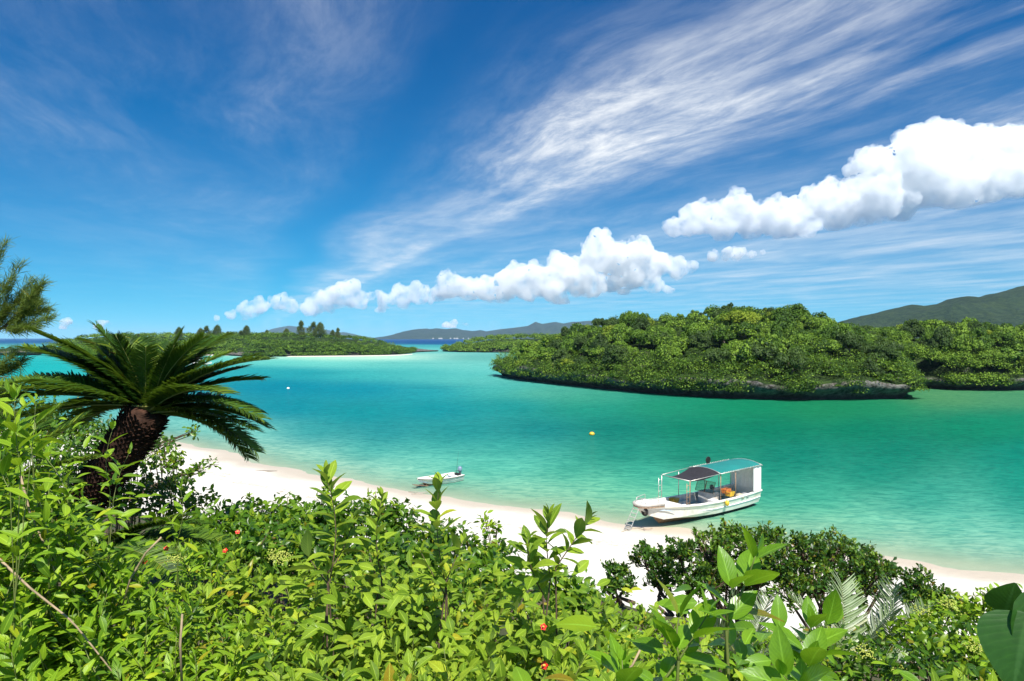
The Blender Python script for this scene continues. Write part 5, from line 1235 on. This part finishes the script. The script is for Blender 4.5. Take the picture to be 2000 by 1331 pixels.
    bl = MB(); bl.add([(7.65, .99, .80), (8.35, .80, .93), (8.75, .655, .985), (8.3, .795, .90)], [(0, 1, 2, 3)])
    bm_ = MB().tube([(7.75, .885, .72), (8.1, .79, .83), (8.45, .69, .90), (8.75, .60, .93)], [.012, .03, .03, .012], 6).obj('bow_flash', BLUE_L, e, True)
    M = Matrix.Translation(e.location) @ e.rotation_euler.to_matrix().to_4x4() @ Matrix.Diagonal((e.scale[0], 1, 1, 1))
    return e, M
TB, TM = tour_boat()
def on_boat(name, label, cat, loc, builder, M=None):
    M = TM if M is None else M
    t = thing(name, label, cat, M @ Vector(loc), 'gear aboard the tour boat', TB.rotation_euler.z); builder(t); return t
def basket(t, col):
    mb = MB()
    for i in range(5):
        z = .05+.055*i; s = .15+.012*i; c = [Vector((-s*1.3, -s, z)), Vector((s*1.3, -s, z)), Vector((s*1.3, s, z)), Vector((-s*1.3, s, z))]; mb.tube(c+[c[0]], .018, 5)
    for k in range(10):
        u = -1+2*(k % 5)/4; s = 1 if k < 5 else -1; mb.tube([(u*.19, s*.15, 0), (u*.26, s*.20, .29)], .014, 4)
    mb.box((0, 0, .015), (.38, .29, .03)); mb.obj('wall', col, t)
on_boat('basket', 'yellow plastic basket by the port rail under the teal canopy', 'basket', (3.0, .95, .98), lambda t: basket(t, YEL))
on_boat('basket', 'orange basket just inboard of the yellow one', 'basket', (3.05, .72, 1.12), lambda t: basket(t, ORG))
def bucket(t, col):
    MB().lathe([(.13, 0), (.15, .02), (.18, .32), (.165, .32), (.14, .04), (.02, .03)], 14).obj('tub', col, t, True); MB().tube([(-.17, 0, .32), (-.1, 0, .46), (0, 0, .5), (.1, 0, .46), (.17, 0, .32)], .008, 5).obj('handle', GALV, t)
on_boat('bucket', 'blue bucket nearest the port rail on the tour boat', 'bucket', (5.75, .55, .36), lambda t: bucket(t, BLU))
on_boat('bucket', 'dark blue bucket behind the other on the tour boat', 'bucket', (5.9, -.05, .36), lambda t: bucket(t, BLU))
def cooler(t):
    MB().box((0, 0, .17), (.95, .5, .34)).obj('body', GEL, t); MB().box((0, 0, .385), (1.0, .55, .08), taper=.95).obj('lid', CURT, t)
on_boat('cooler_box', 'white cool box on the foredeck well of the tour boat', 'cooler', (6.5, .25, .36), cooler)
def lump(t, col, s):
    mb = MB().lathe([(.05*s, 0), (.2*s, .03*s), (.24*s, .13*s), (.15*s, .24*s), (.04*s, .27*s)], 11); me = mb.mesh('cloth', True)
    for v in me.vertices: v.co += Vector((mnoise.noise(v.co*9)*.05, mnoise.noise(v.co*9+Vector((3, 0, 0)))*.05, mnoise.noise(v.co*11)*.03))
    ob('cloth', me, col, t)
on_boat('bag', 'red bag lying beside the buckets on the tour boat', 'bag', (5.2, .75, .36), lambda t: lump(t, REDP, 1.1))
on_boat('bag', 'dark red bag behind the console post on the tour boat', 'bag', (5.0, .35, .36), lambda t: lump(t, BROWN, 1.2))
on_boat('rope_coil', 'pale rope heap on the stern bench of the tour boat', 'rope', (2.0, .95, .66), lambda t: lump(t, ROPE, 1.3))
on_boat('bag', 'grey bundle beside the rope heap on the tour boat', 'bag', (1.5, .95, .66), lambda t: lump(t, GREYP, 1.2))
on_boat('life_jacket', 'orange life jacket on the foredeck edge of the tour boat', 'life jacket', (6.95, -.4, .60), lambda t: lump(t, ORG, .9))
on_boat('crate', 'yellow crate against the far side of the tour boat', 'crate', (5.9, -.85, .66), lambda t: basket(t, YEL))
on_boat('storage_box', 'white box with a brown front by the canopy post', 'box', (4.35, .80, .36), lambda t: (MB().box((0, 0, .28), (.42, .5, .56)).obj('body', CURT, t), MB().box((0, .256, .3), (.3, .012, .36)).obj('front_panel', BROWN, t)))

def small_boat():
    stern = Wt(896, 937); bow = Wt(828, 950); rz = boat_frame(stern, bow)
    e = thing('motorboat', 'small white open motorboat with an outboard, drawn up on the sand', 'boat', (stern.x, stern.y, -.02), None, rz)
    L = (bow-stern).length/3.55
    st = [(0, .66, .50, .56, .08, -.04, 0), (.8, .72, .49, .60, .05, -.08, .8), (1.7, .72, .51, .56, .05, -.08, 1.7), (2.6, .62, .56, .42, .10, -.05, 2.5), (3.3, .42, .62, .22, .18, .04, 3.1), (3.75, .20, .67, .08, .32, .18, 3.4), (3.95, .05, .69, .02, .5, .40, 3.6), (4.0, .01, .70, .004, .6, .55, 3.72)]
    h = ob('hull', hull_mesh([tuple(q) for q in st], 'hull', [GEL, GEL, plain('pale_blue_deck', (.66, .74, .82), .5), BOOT], .10, .26), None, e)
    rub = MB()
    for s in (-1, 1): rub.tube([(x, s*(b+.055), z-.06) for (x, b, z, *_r) in st], .022, 6)
    rub.obj('rub_strip', RUB, e, True)
    fd = MB(); fd.add([(2.3, -.58, .55), (2.3, .58, .55), (3.3, .34, .60), (3.85, .06, .66), (3.85, -.06, .66), (3.3, -.34, .60)], [(0, 5, 4, 3, 2, 1)]); fd.obj('foredeck', CURT, e)
    for x in (.55, 1.5): MB().box((x, 0, .40), (.28, 1.20, .05)).obj('thwart', CURT, e)
    m = MB().lathe([(.04, 0), (.15, .03), (.18, .16), (.16, .34), (.06, .42)], 12, (-.12, 0, .62)).obj('outboard_motor', COWL, e, True)
    MB().box((-.14, 0, .30), (.14, .09, .75), taper=1.2).obj('motor_leg', GREYP, m)
    MB().tube([(0, 0, .70), (.42, .05, .74)], .022, 6).obj('tiller', RUB, m)
    MB().box((.12, 0, .46), (.25, .5, .16)).obj('fuel_tank', RUB, e)
    MB().tube([(.15, -.1, .5), (.02, -.15, 1.35), (-.15, -.2, 2.15)], [.012, .009, .005], 5).obj('pole', RUB, e, True)
    return e
small_boat()

# moored boats across the bay, seen between the cycad fronds
def far_boat(label, px, py, L, rz):
    c = Wt(px, py); e = thing('moored_boat', label, 'boat', (c.x, c.y, 0), None, rz)
    st = [(-L/2, L*.13, .9, L*.11, .15, -.1, -L/2), (0, L*.15, .9, L*.12, .12, -.1, 0), (L*.3, L*.11, 1.1, L*.06, .2, -.05, L*.28), (L/2, .03, 1.4, .01, .7, .5, L*.42)]
    ob('hull', hull_mesh(st, 'hull', [GEL, BLUE_L, GELD, BOOT]), None, e)
    MB().box((-.3, 0, 1.5), (L*.4, L*.2, 1.2), taper=.85).obj('cabin', CURT, e); MB().box((-.3, 0, 1.55), (L*.405, L*.205, .35)).obj('cabin_window', RUB, e)
    MB().box((-L*.1, 0, 2.2), (L*.6, L*.26, .08)).obj('roof', CURT, e)
far_boat('white moored boat with a pale roof between two cycad fronds on the right', 385, 714, 11, .25)
far_boat('white moored boat glimpsed left of the upright cycad frond', 283, 712, 9, -.3)
def buoy(label, px, py, s, col):
    c = Wt(px, py); e = thing('buoy', label, 'buoy', (c.x, c.y, 0), 'buoys floating in the bay')
    MB().lathe([(.02, -.12*s), (.22*s, -.05*s), (.32*s, .08*s), (.30*s, .2*s), (.18*s, .32*s), (.03*s, .36*s)], 14).obj('float', col, e, True); MB().torus((0, 0, .40*s), .06*s, .018*s, 'Y', 12, 5).obj('eye', RUB, e)
buoy('yellow mooring buoy in mid-channel', 1156, 850, 1.0, YEL); buoy('white mooring buoy left of mid-channel', 563, 760, 1.0, CURT)
# things lying on the sand
def on_sand(px, py):
    d = H*F/(py-HOR)
    for _ in range(6): z = gz((px-1000)/F*d, d); d = (H-z)*F/(py-HOR)
    return Vector(((px-1000)/F*d, d, gz((px-1000)/F*d, d)))
def sticks(label, cat, name, p, n, L, mat, rr):
    e = thing(name, label, cat, p); 
    for i in range(n):
        a = rr.uniform(-.6, .6); q = Vector((rr.uniform(-.3, .3)*L, rr.uniform(-.2, .2)*L, .03)); v = Vector((math.cos(a), math.sin(a), rr.uniform(-.02, .08)))*L*rr.uniform(.4, 1)
        MB().tube([q-v/2, q+Vector((rr.uniform(-.05, .05), rr.uniform(-.08, .08), .02)), q+v/2], [.03, .022, .008], 6).obj('stick', mat, e, True)
r5 = random.Random(5)
sticks('tangle of driftwood beside the small motorboat bow', 'driftwood', 'driftwood', on_sand(815, 964), 5, 1.6, DEADWOOD, r5)
e = thing('plank', 'weathered plank crate leaning by the small motorboat bow', 'plank', on_sand(822, 953), None, .7)
for i in range(3): b = MB().box((0, -.12+.12*i, .18), (1.3, .10, .03), Matrix.Rotation(.18, 3, 'Y')).obj('board', BROWN, e)
MB().box((.4, 0, .1), (.05, .4, .22)).obj('leg', BROWN, e)
sticks('thin stick washed up right of the motorboat', 'stick', 'driftwood', on_sand(1085, 998), 2, 1.2, STEM_B, r5)
sticks('thin stick lying near the shore beside the cycad', 'stick', 'driftwood', on_sand(530, 922), 2, 2.0, STEM_B, r5)
anc = thing('anchor', 'small rusty anchor on the sand before the tour boat bow', 'anchor', on_sand(1258, 1036)); MB().tube([(0, 0, .05), (.5, .1, .06)], .02, 6).tube([(.0, -.18, .1), (.03, 0, .04), (0, .18, .1)], .02, 6).obj('shank', RUSTP, anc, True)
rp = [on_sand(x, y)+Vector((0, 0, .02)) for x, y in ((1257, 1035), (1245, 1032), (1230, 1034), (1218, 1038), (1214, 1040))]
MB().tube(rp, .018, 5).obj('mooring_rope', ROPE, None, label='pale mooring rope lying on the sand by the boarding ladder', category='rope')
# ------------------------------------------------------------------ haze
def build_haze():
    mb = MB(); mb.box((0, 1000, 99.5), (46000, 30000, 209)); 
    m, t, out = new_mat('air')
    t.l.new(t('ShaderNodeVolumePrincipled', {'Color': (.55, .78, 1, 1), 'Density': HAZE, 'Anisotropy': .0}).outputs[0], out.inputs['Volume'])
    mb.obj('haze', m, kind='stuff', label='thin sea haze over the bay', category='haze')
HAZE = 4.5e-5
build_haze()
